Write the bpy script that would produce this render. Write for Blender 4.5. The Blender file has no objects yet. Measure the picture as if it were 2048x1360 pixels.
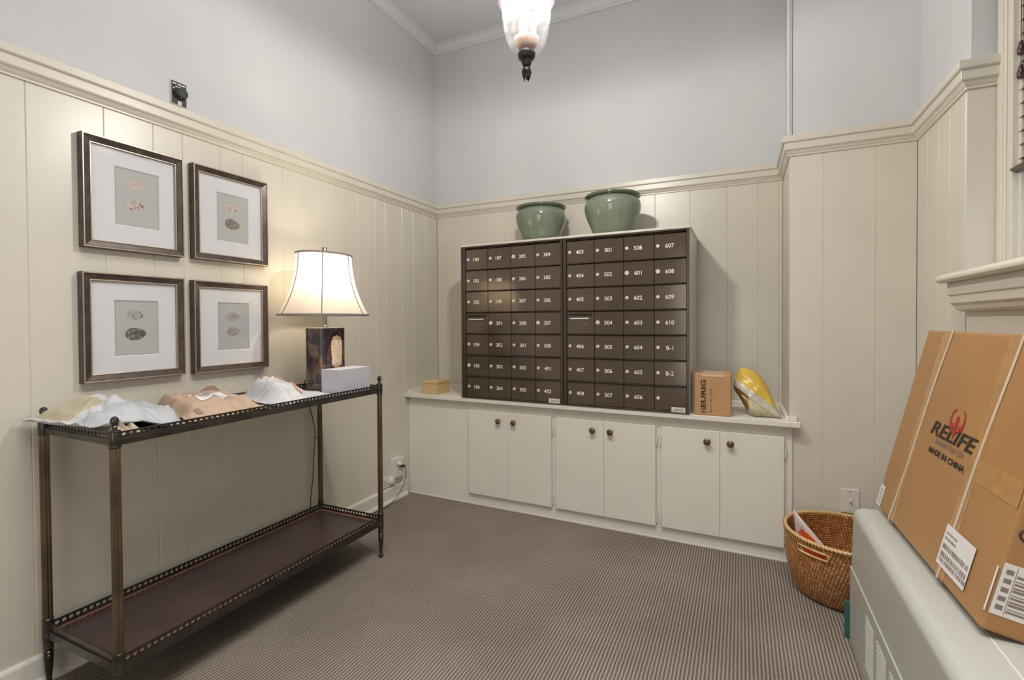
import bpy, bmesh, math, random
from mathutils import Vector, Matrix, noise
random.seed(7)
PI = math.pi
SC = bpy.context.scene
COL = SC.collection

# ---------------------------------------------------------------- camera
YAW, PITCH, ROLL, FPX = 0.43266, -0.0150, -0.006275, 980.2
cam_pos = Vector((1.9513, -2.9275, 1.1))
fw = Vector((-math.sin(YAW)*math.cos(PITCH), math.cos(YAW)*math.cos(PITCH), math.sin(PITCH)))
rt = Vector((math.cos(YAW), math.sin(YAW), 0))
up = rt.cross(fw)
r2 = rt*math.cos(ROLL) + up*math.sin(ROLL)
u2 = -rt*math.sin(ROLL) + up*math.cos(ROLL)
cd = bpy.data.cameras.new('camera'); cam = bpy.data.objects.new('camera', cd); COL.objects.link(cam)
cam.matrix_world = Matrix(((r2.x, u2.x, -fw.x, cam_pos.x), (r2.y, u2.y, -fw.y, cam_pos.y), (r2.z, u2.z, -fw.z, cam_pos.z), (0, 0, 0, 1)))
cd.sensor_width = 36; cd.lens = FPX*36/2048
cd.shift_x = -4.98/2048; cd.shift_y = -22.0/2048
cd.clip_start = 0.02
SC.camera = cam

# ---------------------------------------------------------------- world, exposure, room lights and added fills
SC.view_settings.view_transform = 'Standard'
SC.view_settings.look = 'None'
SC.view_settings.gamma = 1.0
SC.view_settings.use_curve_mapping = False
SC.view_settings.exposure = -0.54
W = bpy.data.worlds.new('sky'); SC.world = W; W.use_nodes = True
W.node_tree.nodes['Background'].inputs[0].default_value = (0.55, 0.68, 1.0, 1)
W.node_tree.nodes['Background'].inputs[1].default_value = 1.5

def point(name, loc, power, col, rad):
    l = bpy.data.lights.new(name, 'POINT'); l.energy = power; l.color = col; l.shadow_soft_size = rad
    o = bpy.data.objects.new(name, l); o.location = loc; COL.objects.link(o); return o
def area(name, loc, rot, sx, sy, power, col):
    l = bpy.data.lights.new(name, 'AREA'); l.shape = 'RECTANGLE'; l.size = sx; l.size_y = sy; l.energy = power; l.color = col
    o = bpy.data.objects.new(name, l); o.location = loc; o.rotation_euler = rot; COL.objects.link(o); return o
PEND = (1.2925, -1.39)
LAMP = (0.205, -1.235)
for k_ in range(3):
    a_ = 2*PI*k_/3+0.5
    point('pendant_bulb_light', (PEND[0]+0.030*math.cos(a_), PEND[1]+0.030*math.sin(a_), 2.150), 29, (1.0, 0.96, 0.90), 0.015)
for k_ in (-1, 1):
    point('table_lamp_bulb_light', (LAMP[0], LAMP[1]+0.045*k_, 1.30), 7.8, (1.0, 0.87, 0.70), 0.03)
# broad overhead fill, added out of view to brighten the floor and lower walls
rl_ = area('overhead_fill', (1.75, -2.5, 3.0), (0, 0, 0), 1.3, 1.4, 56, (1.0, 0.98, 0.95)); rl_.data.spread = math.radians(118)

# second fill panel, added low behind the camera to lift the left wall
lo_ = area('low_rear_fill', (1.45, -4.45, 1.05), (0, 0, 0), 1.0, 1.7, 20, (1.0, 0.98, 0.95))
lo_.rotation_euler = (Vector((0.3, -1.6, 0.7))-Vector((1.45, -4.45, 1.05))).to_track_quat('-Z', 'Y').to_euler()

# ---------------------------------------------------------------- materials
def srgb(r, g, b):
    f = lambda c: (c/255/12.92) if c/255 <= 0.04045 else ((c/255+0.055)/1.055)**2.4
    return (f(r), f(g), f(b))
def mat(name, col, rough=0.5, metal=0.0, var=0.0, vscale=8, bump=0.0, bscale=60, emis=None, estr=0, coat=0, spec=0.5, stretch=None, col2=None):
    m = bpy.data.materials.new(name); m.use_nodes = True
    nt = m.node_tree; b = nt.nodes['Principled BSDF']
    b.inputs['Base Color'].default_value = (*col, 1); b.inputs['Roughness'].default_value = rough
    b.inputs['Metallic'].default_value = metal; b.inputs['Specular IOR Level'].default_value = spec
    b.inputs['Coat Weight'].default_value = coat
    tc = nt.nodes.new('ShaderNodeTexCoord'); mp = nt.nodes.new('ShaderNodeMapping')
    nt.links.new(tc.outputs['Object'], mp.inputs[0])
    if stretch: mp.inputs['Scale'].default_value = stretch
    if var or col2:
        n = nt.nodes.new('ShaderNodeTexNoise'); n.inputs['Scale'].default_value = vscale; n.inputs['Detail'].default_value = 5
        nt.links.new(mp.outputs[0], n.inputs['Vector'])
        r = nt.nodes.new('ShaderNodeValToRGB')
        c2 = col2 if col2 else tuple(c*(1-var) for c in col)
        c1 = col if col2 else tuple(min(1, c*(1+var*0.5)) for c in col)
        r.color_ramp.elements[0].color = (*c2, 1); r.color_ramp.elements[1].color = (*c1, 1)
        r.color_ramp.elements[0].position = 0.3; r.color_ramp.elements[1].position = 0.7
        nt.links.new(n.outputs['Fac'], r.inputs[0]); nt.links.new(r.outputs[0], b.inputs['Base Color'])
    if bump:
        n2 = nt.nodes.new('ShaderNodeTexNoise'); n2.inputs['Scale'].default_value = bscale; n2.inputs['Detail'].default_value = 3
        nt.links.new(mp.outputs[0], n2.inputs['Vector'])
        bp = nt.nodes.new('ShaderNodeBump'); bp.inputs['Strength'].default_value = bump; bp.inputs['Distance'].default_value = 0.004
        nt.links.new(n2.outputs['Fac'], bp.inputs['Height']); nt.links.new(bp.outputs[0], b.inputs['Normal'])
    if emis:
        b.inputs['Emission Color'].default_value = (*emis, 1); b.inputs['Emission Strength'].default_value = estr
    return m
M = {}
M['plaster'] = mat('wall_plaster', (0.56, 0.563, 0.570), 0.75, var=0.05, vscale=2.2, bump=0.12, bscale=35)
M['ceiling'] = mat('ceiling_paint', (0.58, 0.585, 0.595), 0.8, var=0.04, vscale=2)
M['panel'] = mat('cream_panel_paint', (0.60, 0.56, 0.475), 0.33, var=0.04, vscale=5, bump=0.10, bscale=18)
M['cabinet'] = mat('cabinet_paint', (0.70, 0.67, 0.59), 0.42, var=0.03, vscale=4, bump=0.08, bscale=20)
M['white_plastic'] = mat('white_plastic', (0.62, 0.60, 0.54), 0.35)
M['unit'] = mat('heater_enamel', (0.43, 0.43, 0.385), 0.36, var=0.02, vscale=6, bump=0.05, bscale=30)
M['bronze'] = mat('mailbox_bronze', (0.105, 0.078, 0.056), 0.13, metal=0.35, var=0.10, vscale=3, spec=0.7)
M['bronze_frame'] = mat('mailbox_frame', (0.075, 0.056, 0.042), 0.28, metal=0.45, spec=0.6)
M['dark_gap'] = mat('dark_gap', (0.008, 0.006, 0.005), 0.8)
M['lock'] = mat('lock_nickel', (0.66, 0.60, 0.49), 0.35, metal=0.35)
M['lettering'] = mat('cream_lettering', (0.78, 0.74, 0.66), 0.6)
M['sticker'] = mat('sticker_paper', (0.62, 0.57, 0.53), 0.5)
M['ink'] = mat('black_ink', (0.02, 0.016, 0.013), 0.6)
M['greyink'] = mat('grey_ink', (0.22, 0.17, 0.14), 0.6)
M['brass_dark'] = mat('antique_brass', (0.20, 0.15, 0.085), 0.35, metal=0.8, var=0.4, vscale=90)
M['tbl_metal'] = mat('aged_bronze_metal', (0.075, 0.066, 0.060), 0.30, metal=0.75, var=0.35, vscale=14)
M['tbl_post'] = mat('aged_brass_post', (0.17, 0.125, 0.075), 0.24, metal=0.8, var=0.4, vscale=10)
M['leather'] = mat('tray_leather', (0.055, 0.034, 0.033), 0.24, var=0.35, vscale=5, bump=0.15, bscale=220)
M['leather_edge'] = mat('tray_gilt_border', (0.28, 0.12, 0.06), 0.35, var=0.3, vscale=20)
M['frame_dark'] = mat('frame_burnished', (0.085, 0.065, 0.058), 0.33, metal=0.35, var=0.45, vscale=30)
M['frame_lip'] = mat('frame_silver_lip', (0.42, 0.35, 0.26), 0.35, metal=0.7)
M['mat_board'] = mat('mat_board', (0.60, 0.60, 0.62), 0.7)
M['print'] = mat('print_paper', (0.40, 0.405, 0.39), 0.7)
M['green'] = mat('celadon_glaze', (0.17, 0.20, 0.14), 0.12, var=0.25, vscale=3, coat=0.5)
M['green_rim'] = mat('celadon_rim', (0.085, 0.12, 0.07), 0.13, coat=0.5)
M['pot_in'] = mat('pot_inside', (0.10, 0.12, 0.08), 0.5)
M['card'] = mat('cardboard', (0.46, 0.255, 0.115), 0.55, var=0.07, vscale=6)
M['card_big'] = mat('carton_cardboard', (0.36, 0.185, 0.066), 0.42, var=0.07, vscale=4)
M['tape'] = mat('packing_tape', (0.40, 0.22, 0.08), 0.16, var=0.15, vscale=30)
M['tape_light'] = mat('clear_tape', (0.58, 0.40, 0.26), 0.25)
M['strap'] = mat('plastic_strap', (0.58, 0.47, 0.34), 0.3, var=0.1, vscale=20)
M['red'] = mat('red_ink', (0.38, 0.022, 0.018), 0.6)
M['wood_box'] = mat('pine_box', (0.60, 0.42, 0.22), 0.5, var=0.15, vscale=6, stretch=(8, 1, 8))
M['wood_dark'] = mat('blind_wood', (0.055, 0.022, 0.012), 0.28, var=0.3, vscale=10, coat=0.3)
M['white_box'] = mat('white_card', (0.47, 0.47, 0.50), 0.5)
M['poly'] = mat('poly_mailer_film', (0.38, 0.39, 0.41), 0.45, var=0.12, vscale=9, bump=0.35, bscale=22, spec=0.4)
M['poly_white'] = mat('white_mailer_film', (0.50, 0.50, 0.52), 0.45, var=0.05, vscale=7, bump=0.35, bscale=22, spec=0.4)
M['kraft'] = mat('kraft_paper', (0.43, 0.305, 0.215), 0.55, var=0.10, vscale=8, bump=0.3, bscale=22)
M['kraft_pale'] = mat('tan_envelope', (0.43, 0.37, 0.26), 0.5, var=0.10, vscale=8, bump=0.25, bscale=22)
M['orange'] = mat('orange_stripe', (0.62, 0.20, 0.12), 0.5)
M['label'] = mat('label_paper', (0.68, 0.66, 0.65), 0.5)
M['cord'] = mat('black_cord', (0.02, 0.017, 0.015), 0.45)
M['grey_cord'] = mat('grey_cord', (0.13, 0.12, 0.10), 0.5)
M['black'] = mat('black_plate', (0.012, 0.012, 0.012), 0.35)
M['black_knob'] = mat('black_knob', (0.03, 0.03, 0.028), 0.28)
M['pend_metal'] = mat('oiled_bronze', (0.045, 0.035, 0.042), 0.22, metal=0.6)
M['pole'] = mat('brushed_nickel', (0.28, 0.25, 0.20), 0.35, metal=0.9)
M['teal'] = mat('teal_board', (0.02, 0.11, 0.095), 0.5)
M['yellow'] = mat('yellow_bag', (0.66, 0.45, 0.06), 0.28, var=0.25, vscale=14, bump=0.4, bscale=30)
M['bag_white'] = mat('bag_pale_band', (0.50, 0.45, 0.38), 0.3, var=0.12, vscale=18, bump=0.4, bscale=30)
M['bag_olive'] = mat('bag_olive', (0.33, 0.31, 0.13), 0.25, col2=(0.52, 0.47, 0.34), vscale=13, bump=0.4, bscale=30)
M['bag_brown'] = mat('bag_brown_foil', (0.10, 0.055, 0.012), 0.2, col2=(0.30, 0.15, 0.03), vscale=12, bump=0.4, bscale=30)
M['orange_print'] = mat('orange_wrapper', (0.62, 0.085, 0.02), 0.35, var=0.2, vscale=20)
M['paper_bag'] = mat('thin_white_bag', (0.58, 0.50, 0.44), 0.5, var=0.08, vscale=10, bump=0.3, bscale=25)
M['bark_tan'] = mat('fossil_inlay', (0.62, 0.36, 0.20), 0.4, col2=(0.78, 0.68, 0.52), vscale=90)
M['crystal'] = mat('crown_cap', (0.55, 0.50, 0.40), 0.3)
M['trim_white'] = mat('shoe_paint', (0.66, 0.63, 0.56), 0.4)

def node_mat(name):
    m = bpy.data.materials.new(name); m.use_nodes = True
    return m, m.node_tree, m.node_tree.nodes['Principled BSDF']

def carpet_mat():
    m, nt, b = node_mat('ribbed_carpet')
    b.inputs['Roughness'].default_value = 0.95; b.inputs['Specular IOR Level'].default_value = 0.1
    tc = nt.nodes.new('ShaderNodeTexCoord')
    dn = nt.nodes.new('ShaderNodeTexNoise'); dn.inputs['Scale'].default_value = 30
    nt.links.new(tc.outputs['Object'], dn.inputs['Vector'])
    mx = nt.nodes.new('ShaderNodeVectorMath'); mx.operation = 'MULTIPLY_ADD'
    mx.inputs[1].default_value = (0.004, 0.004, 0); nt.links.new(dn.outputs['Color'], mx.inputs[0]); nt.links.new(tc.outputs['Object'], mx.inputs[2])
    w = nt.nodes.new('ShaderNodeTexWave'); w.wave_type = 'BANDS'; w.bands_direction = 'X'; w.inputs['Scale'].default_value = 0.314/0.0115
    w.inputs['Distortion'].default_value = 0.0
    nt.links.new(mx.outputs[0], w.inputs['Vector'])
    w2 = nt.nodes.new('ShaderNodeTexWave'); w2.wave_type = 'BANDS'; w2.bands_direction = 'Y'; w2.inputs['Scale'].default_value = 0.314/0.010
    nt.links.new(mx.outputs[0], w2.inputs['Vector'])
    n = nt.nodes.new('ShaderNodeTexNoise'); n.inputs['Scale'].default_value = 260; n.inputs['Detail'].default_value = 2
    nt.links.new(tc.outputs['Object'], n.inputs['Vector'])
    a = nt.nodes.new('ShaderNodeMath'); a.operation = 'MULTIPLY_ADD'; a.inputs[1].default_value = 0.32
    nt.links.new(w2.outputs['Fac'], a.inputs[0]); nt.links.new(w.outputs['Fac'], a.inputs[2])
    a2 = nt.nodes.new('ShaderNodeMath'); a2.operation = 'MULTIPLY_ADD'; a2.inputs[1].default_value = 1.15
    nt.links.new(n.outputs['Fac'], a2.inputs[0]); nt.links.new(a.outputs[0], a2.inputs[2])
    r = nt.nodes.new('ShaderNodeValToRGB')
    r.color_ramp.elements[0].position = 0.45; r.color_ramp.elements[0].color = (0.115, 0.092, 0.077, 1)
    r.color_ramp.elements[1].position = 1.0; r.color_ramp.elements[1].color = (0.35, 0.30, 0.25, 1)
    dv = nt.nodes.new('ShaderNodeMath'); dv.operation = 'DIVIDE'; dv.inputs[1].default_value = 1.75
    nt.links.new(a2.outputs[0], dv.inputs[0]); nt.links.new(dv.outputs[0], r.inputs[0])
    # worn / soiled patches
    n3 = nt.nodes.new('ShaderNodeTexNoise'); n3.inputs['Scale'].default_value = 2.3; n3.inputs['Detail'].default_value = 3
    nt.links.new(tc.outputs['Object'], n3.inputs['Vector'])
    mr = nt.nodes.new('ShaderNodeMapRange'); mr.inputs['From Min'].default_value = 0.35; mr.inputs['From Max'].default_value = 0.65
    mr.inputs['To Min'].default_value = 0.86; mr.inputs['To Max'].default_value = 1.06
    nt.links.new(n3.outputs['Fac'], mr.inputs['Value'])
    ml = nt.nodes.new('ShaderNodeVectorMath'); ml.operation = 'SCALE'
    nt.links.new(r.outputs[0], ml.inputs[0]); nt.links.new(mr.outputs[0], ml.inputs['Scale'])
    nt.links.new(ml.outputs[0], b.inputs['Base Color'])
    bp = nt.nodes.new('ShaderNodeBump'); bp.inputs['Strength'].default_value = 0.6; bp.inputs['Distance'].default_value = 0.003
    nt.links.new(a2.outputs[0], bp.inputs['Height']); nt.links.new(bp.outputs[0], b.inputs['Normal'])
    return m
M['carpet'] = carpet_mat()

def weave_mat():
    m, nt, b = node_mat('woven_rattan')
    b.inputs['Roughness'].default_value = 0.5
    uv = nt.nodes.new('ShaderNodeUVMap')
    mp = nt.nodes.new('ShaderNodeMapping'); nt.links.new(uv.outputs[0], mp.inputs[0])
    mp.inputs['Scale'].default_value = (1, 1, 1)
    # slanted stitches: shear u by v
    sep = nt.nodes.new('ShaderNodeSeparateXYZ'); nt.links.new(mp.outputs[0], sep.inputs[0])
    sh = nt.nodes.new('ShaderNodeMath'); sh.operation = 'MULTIPLY_ADD'; sh.inputs[1].default_value = 0.35
    nt.links.new(sep.outputs['Y'], sh.inputs[0]); nt.links.new(sep.outputs['X'], sh.inputs[2])
    cb = nt.nodes.new('ShaderNodeCombineXYZ'); nt.links.new(sh.outputs[0], cb.inputs['X']); nt.links.new(sep.outputs['Y'], cb.inputs['Y'])
    br = nt.nodes.new('ShaderNodeTexBrick'); nt.links.new(cb.outputs[0], br.inputs['Vector'])
    br.inputs['Scale'].default_value = 1; br.inputs['Brick Width'].default_value = 0.011; br.inputs['Row Height'].default_value = 0.0095
    br.inputs['Mortar Size'].default_value = 0.0016; br.inputs['Mortar Smooth'].default_value = 0.8; br.inputs['Bias'].default_value = 0.0
    br.inputs['Color1'].default_value = (0.78, 0.37, 0.125, 1); br.inputs['Color2'].default_value = (0.42, 0.155, 0.035, 1)
    br.inputs['Mortar'].default_value = (0.085, 0.026, 0.007, 1)
    nt.links.new(br.outputs['Color'], b.inputs['Base Color'])
    bp = nt.nodes.new('ShaderNodeBump'); bp.inputs['Strength'].default_value = 0.9; bp.inputs['Distance'].default_value = 0.003; bp.invert = True
    nt.links.new(br.outputs['Fac'], bp.inputs['Height']); nt.links.new(bp.outputs[0], b.inputs['Normal'])
    return m
M['weave'] = weave_mat()
M['rattan_pale'] = mat('pale_rattan', (0.60, 0.40, 0.18), 0.45, var=0.25, vscale=60)

def glass_mat(name, tint=(1, 1, 1), frost=0.2, seeds=False):
    m = bpy.data.materials.new(name); m.use_nodes = True; nt = m.node_tree; nt.nodes.clear()
    out = nt.nodes.new('ShaderNodeOutputMaterial')
    tr = nt.nodes.new('ShaderNodeBsdfTransparent'); tr.inputs[0].default_value = (*tint, 1)
    tl = nt.nodes.new('ShaderNodeBsdfTranslucent'); tl.inputs[0].default_value = (0.95, 0.92, 0.90, 1)
    gl = nt.nodes.new('ShaderNodeBsdfGlossy'); gl.inputs['Roughness'].default_value = 0.05
    lw = nt.nodes.new('ShaderNodeLayerWeight'); lw.inputs['Blend'].default_value = 0.5
    pw = nt.nodes.new('ShaderNodeMath'); pw.operation = 'POWER'; pw.inputs[1].default_value = 4.0; nt.links.new(lw.outputs['Facing'], pw.inputs[0])
    fr = nt.nodes.new('ShaderNodeMath'); fr.operation = 'MULTIPLY_ADD'; fr.inputs[1].default_value = 0.5; fr.inputs[2].default_value = 0.022; nt.links.new(pw.outputs[0], fr.inputs[0])
    m1 = nt.nodes.new('ShaderNodeMixShader'); m1.inputs[0].default_value = frost
    nt.links.new(tr.outputs[0], m1.inputs[1]); nt.links.new(tl.outputs[0], m1.inputs[2])
    m2 = nt.nodes.new('ShaderNodeMixShader'); nt.links.new(fr.outputs[0], m2.inputs[0])
    nt.links.new(m1.outputs[0], m2.inputs[1]); nt.links.new(gl.outputs[0], m2.inputs[2])
    if seeds:
        tc = nt.nodes.new('ShaderNodeTexCoord'); n = nt.nodes.new('ShaderNodeTexNoise'); n.inputs['Scale'].default_value = 45; n.inputs['Detail'].default_value = 4
        nt.links.new(tc.outputs['Object'], n.inputs['Vector'])
        mr = nt.nodes.new('ShaderNodeMapRange'); mr.inputs['From Min'].default_value = 0.35; mr.inputs['From Max'].default_value = 0.7
        mr.inputs['To Min'].default_value = frost*0.6; mr.inputs['To Max'].default_value = min(1, frost*1.8)
        nt.links.new(n.outputs['Fac'], mr.inputs['Value']); nt.links.new(mr.outputs[0], m1.inputs[0])
    nt.links.new(m2.outputs[0], out.inputs[0])
    return m
M['glass'] = glass_mat('seeded_glass', frost=0.004, seeds=True)
M['pane'] = glass_mat('window_glass', frost=0.0)
M['pic_glass'] = glass_mat('picture_glass', frost=0.0)

def shade_mat():
    m = bpy.data.materials.new('lamp_shade_cloth'); m.use_nodes = True; nt = m.node_tree; nt.nodes.clear()
    out = nt.nodes.new('ShaderNodeOutputMaterial')
    d = nt.nodes.new('ShaderNodeBsdfDiffuse'); d.inputs[0].default_value = (0.70, 0.62, 0.55, 1)
    t = nt.nodes.new('ShaderNodeBsdfTranslucent'); t.inputs[0].default_value = (0.97, 0.90, 0.78, 1)
    mx = nt.nodes.new('ShaderNodeMixShader'); mx.inputs[0].default_value = 0.62
    nt.links.new(d.outputs[0], mx.inputs[1]); nt.links.new(t.outputs[0], mx.inputs[2]); nt.links.new(mx.outputs[0], out.inputs[0])
    return m
M['shade'] = shade_mat()
M['piping'] = mat('grey_piping', (0.25, 0.23, 0.22), 0.6)

def marble_mat():
    m, nt, b = node_mat('lacquered_marbled_base')
    b.inputs['Roughness'].default_value = 0.10; b.inputs['Coat Weight'].default_value = 0.6
    tc = nt.nodes.new('ShaderNodeTexCoord')
    mp = nt.nodes.new('ShaderNodeMapping'); mp.inputs['Scale'].default_value = (9, 9, 5.5); nt.links.new(tc.outputs['Object'], mp.inputs[0])
    n = nt.nodes.new('ShaderNodeTexNoise'); n.inputs['Scale'].default_value = 1.3; n.inputs['Detail'].default_value = 6; n.inputs['Distortion'].default_value = 0.9
    nt.links.new(mp.outputs[0], n.inputs['Vector'])
    r = nt.nodes.new('ShaderNodeValToRGB'); cr = r.color_ramp
    cr.elements[0].position = 0.30; cr.elements[0].color = (0.020, 0.010, 0.020, 1)
    cr.elements[1].position = 0.80; cr.elements[1].color = (0.45, 0.36, 0.33, 1)
    for p, c in ((0.38, (0.09, 0.05, 0.025)), (0.44, (0.03, 0.02, 0.03)), (0.50, (0.05, 0.045, 0.06)), (0.55, (0.17, 0.09, 0.04)), (0.60, (0.05, 0.03, 0.04)), (0.67, (0.16, 0.12, 0.13))):
        e = cr.elements.new(p); e.color = (*c, 1)
    nt.links.new(n.outputs['Fac'], r.inputs[0]); nt.links.new(r.outputs[0], b.inputs['Base Color'])
    return m
M['marble'] = marble_mat()

def egg_mat(name, base, speck, scale, thr):
    m, nt, b = node_mat(name); b.inputs['Roughness'].default_value = 0.7
    tc = nt.nodes.new('ShaderNodeTexCoord'); n = nt.nodes.new('ShaderNodeTexNoise'); n.inputs['Scale'].default_value = scale; n.inputs['Detail'].default_value = 4
    nt.links.new(tc.outputs['Object'], n.inputs['Vector'])
    r = nt.nodes.new('ShaderNodeValToRGB'); r.color_ramp.elements[0].position = thr; r.color_ramp.elements[0].color = (*speck, 1)
    r.color_ramp.elements[1].position = thr+0.08; r.color_ramp.elements[1].color = (*base, 1)
    nt.links.new(n.outputs['Fac'], r.inputs[0]); nt.links.new(r.outputs[0], b.inputs['Base Color'])
    return m

# ---------------------------------------------------------------- mesh helpers
def origin_of(o):
    v = Vector((0, 0, 0))
    while o is not None: v += o.location; o = o.parent
    return v
SKEW = [0.0]      # the built-in runs about a degree and a half out of square with the back wall
def skewed(v): return Vector((v[0], v[1]*(1+SKEW[0]*(v[0]-1.1)), v[2]))
class MB:
    def __init__(s): s.bm = bmesh.new(); s.uv = None
    def box(s, x0, x1, y0, y1, z0, z1, mi=0):
        vs = [s.bm.verts.new((x, y, z)) for x in (x0, x1) for y in (y0, y1) for z in (z0, z1)]
        for f in ((0, 1, 3, 2), (4, 6, 7, 5), (0, 4, 5, 1), (2, 3, 7, 6), (0, 2, 6, 4), (1, 5, 7, 3)):
            s.bm.faces.new([vs[i] for i in f]).material_index = mi
        return s
    def loft(s, rings, cap0=True, cap1=True, closed=True, mi=0):
        R = [[s.bm.verts.new(p) for p in ring] for ring in rings]
        n = len(R[0])
        for a, b in zip(R, R[1:]):
            for i in range(n if closed else n-1):
                j = (i+1) % n
                s.bm.faces.new((a[i], a[j], b[j], b[i])).material_index = mi
        if cap0: s.bm.faces.new(R[0][::-1]).material_index = mi
        if cap1: s.bm.faces.new(R[-1]).material_index = mi
        return s
    def lathe(s, c, prof, seg=32, sx=1, sy=1, axis='z', cap0=True, cap1=True, mi=0):
        rings = []
        for r, h in prof:
            ring = []
            for i in range(seg):
                a = 2*PI*i/seg
                p = (r*math.cos(a)*sx, r*math.sin(a)*sy, h)
                if axis == 'x': p = (p[2], p[0], p[1])
                if axis == 'y': p = (p[0], p[2], p[1])
                if axis == '-y': p = (p[0], -p[2], p[1])
                ring.append((c[0]+p[0], c[1]+p[1], c[2]+p[2]))
            rings.append(ring)
        return s.loft(rings, cap0, cap1, mi=mi)
    def tube(s, pts, r, seg=8):
        pts = [Vector(p) for p in pts]; rings = []
        prev = None
        for i, p in enumerate(pts):
            t = (pts[min(i+1, len(pts)-1)] - pts[max(i-1, 0)]).normalized()
            a = prev if prev is not None else (Vector((0, 0, 1)) if abs(t.z) < 0.9 else Vector((1, 0, 0)))
            n = (a - t*a.dot(t)).normalized(); prev = n; bn = t.cross(n)
            rings.append([tuple(p + n*r*math.cos(2*PI*k/seg) + bn*r*math.sin(2*PI*k/seg)) for k in range(seg)])
        return s.loft(rings)
    def poly(s, pts, off, mi=0):      # extruded flat polygon: 3D points, offset vector
        off = Vector(off)
        a = [s.bm.verts.new(p) for p in pts]; b = [s.bm.verts.new(Vector(p)+off) for p in pts]
        n = len(a)
        s.bm.faces.new(a).material_index = mi; s.bm.faces.new(b[::-1]).material_index = mi
        for i in range(n): s.bm.faces.new((a[i], b[i], b[(i+1) % n], a[(i+1) % n])).material_index = mi
        return s
    def build(s, name, m, parent=None, loc=None, smooth=False, bevel=0, bseg=2, subsurf=0, auto=None):
        org = origin_of(parent) if parent is not None else Vector(loc if loc is not None else (0, 0, 0))
        bmesh.ops.recalc_face_normals(s.bm, faces=s.bm.faces)
        if SKEW[0]:
            for v in s.bm.verts: v.co = skewed(v.co)
        bmesh.ops.translate(s.bm, verts=s.bm.verts, vec=-org)
        me = bpy.data.meshes.new(name); s.bm.to_mesh(me); s.bm.free()
        o = bpy.data.objects.new(name, me); COL.objects.link(o)
        for x in (m if isinstance(m, (list, tuple)) else [m]): me.materials.append(M[x] if isinstance(x, str) else x)
        if parent is not None: o.parent = parent
        else: o.location = org
        if smooth:
            for f in me.polygons: f.use_smooth = True
            if auto:
                try: me.set_sharp_from_angle(angle=math.radians(auto))
                except Exception: pass
        if bevel:
            b = o.modifiers.new('bevel', 'BEVEL'); b.width = bevel; b.segments = bseg; b.limit_method = 'ANGLE'; b.angle_limit = math.radians(40)
        if subsurf:
            b = o.modifiers.new('sub', 'SUBSURF'); b.levels = subsurf; b.render_levels = subsurf
        return o
def tag(o, label, cat, group=None):
    o['label'] = label; o['category'] = cat
    if group: o['group'] = group
    return o
def thing(name, loc, label, cat, group=None):
    o = bpy.data.objects.new(name, None); o.location = loc; o.empty_display_size = 0.05; COL.objects.link(o)
    return tag(o, label, cat, group)
def struct(o, label=None, cat=None):
    o['kind'] = 'structure'
    if label: o['label'] = label
    if cat: o['category'] = cat
    return o
_tc = {}
def text_bm(s, size, thick=0.0006, bold=0.0, sx=1.0, shear=0.0):
    """returns (verts, faces) of extruded text, centred, in the xz-like plane (x right, y up, z out)"""
    key = (s, size, thick, bold, sx, shear)
    if key not in _tc:
        cu = bpy.data.curves.new('t', 'FONT'); cu.body = s; cu.size = size; cu.extrude = thick/2; cu.offset = bold
        cu.align_x = 'CENTER'; cu.align_y = 'CENTER'; cu.resolution_u = 3; cu.shear = shear
        o = bpy.data.objects.new('t', cu); COL.objects.link(o)
        dg = bpy.context.evaluated_depsgraph_get(); dg.update()
        me = bpy.data.meshes.new_from_object(o.evaluated_get(dg))
        _tc[key] = ([tuple(v.co) for v in me.vertices], [tuple(p.vertices) for p in me.polygons])
        bpy.data.objects.remove(o); bpy.data.curves.remove(cu); bpy.data.meshes.remove(me)
    v, f = _tc[key]
    return [(a*sx, b, c) for a, b, c in v], f
def text_obj(name, s, size, c, right, upv, m, parent, bold=0.0, thick=0.0008, sx=1.0, shear=0.0, fit=None):
    v, f = text_bm(s, size, thick, bold, sx, shear)
    xs = [p[0] for p in v]; ys = [p[1] for p in v]
    cx, cy = (min(xs)+max(xs))/2, (min(ys)+max(ys))/2
    kx = ky = 1
    if fit: kx = fit[0]/(max(xs)-min(xs)); ky = fit[1]/(max(ys)-min(ys))
    right = Vector(right).normalized(); upv = Vector(upv).normalized(); out = right.cross(upv)
    b = MB(); vs = [b.bm.verts.new(Vector(c) + right*(p[0]-cx)*kx + upv*(p[1]-cy)*ky + out*p[2]) for p in v]
    for q in f:
        try: b.bm.faces.new([vs[i] for i in q])
        except ValueError: pass
    return b.build(name, m, parent)

# ---------------------------------------------------------------- room dimensions
XA, XR, DCH, YRC, XW = 2.151, 2.6086, 0.402, -0.888, 2.703
ZC, CEIL, YB = 1.918, 3.03, -4.7
T = 0.012                      # the panelling stands this far proud of the plaster

# floor and ceiling
b = MB(); b.box(-0.1, 3.1, YB, 0.1, -0.06, 0.0); struct(b.build('floor', 'carpet'))
b = MB(); b.box(-0.2, 3.1, YB-0.1, 0.2, CEIL, CEIL+0.08); struct(b.build('ceiling', 'ceiling'))
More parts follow.
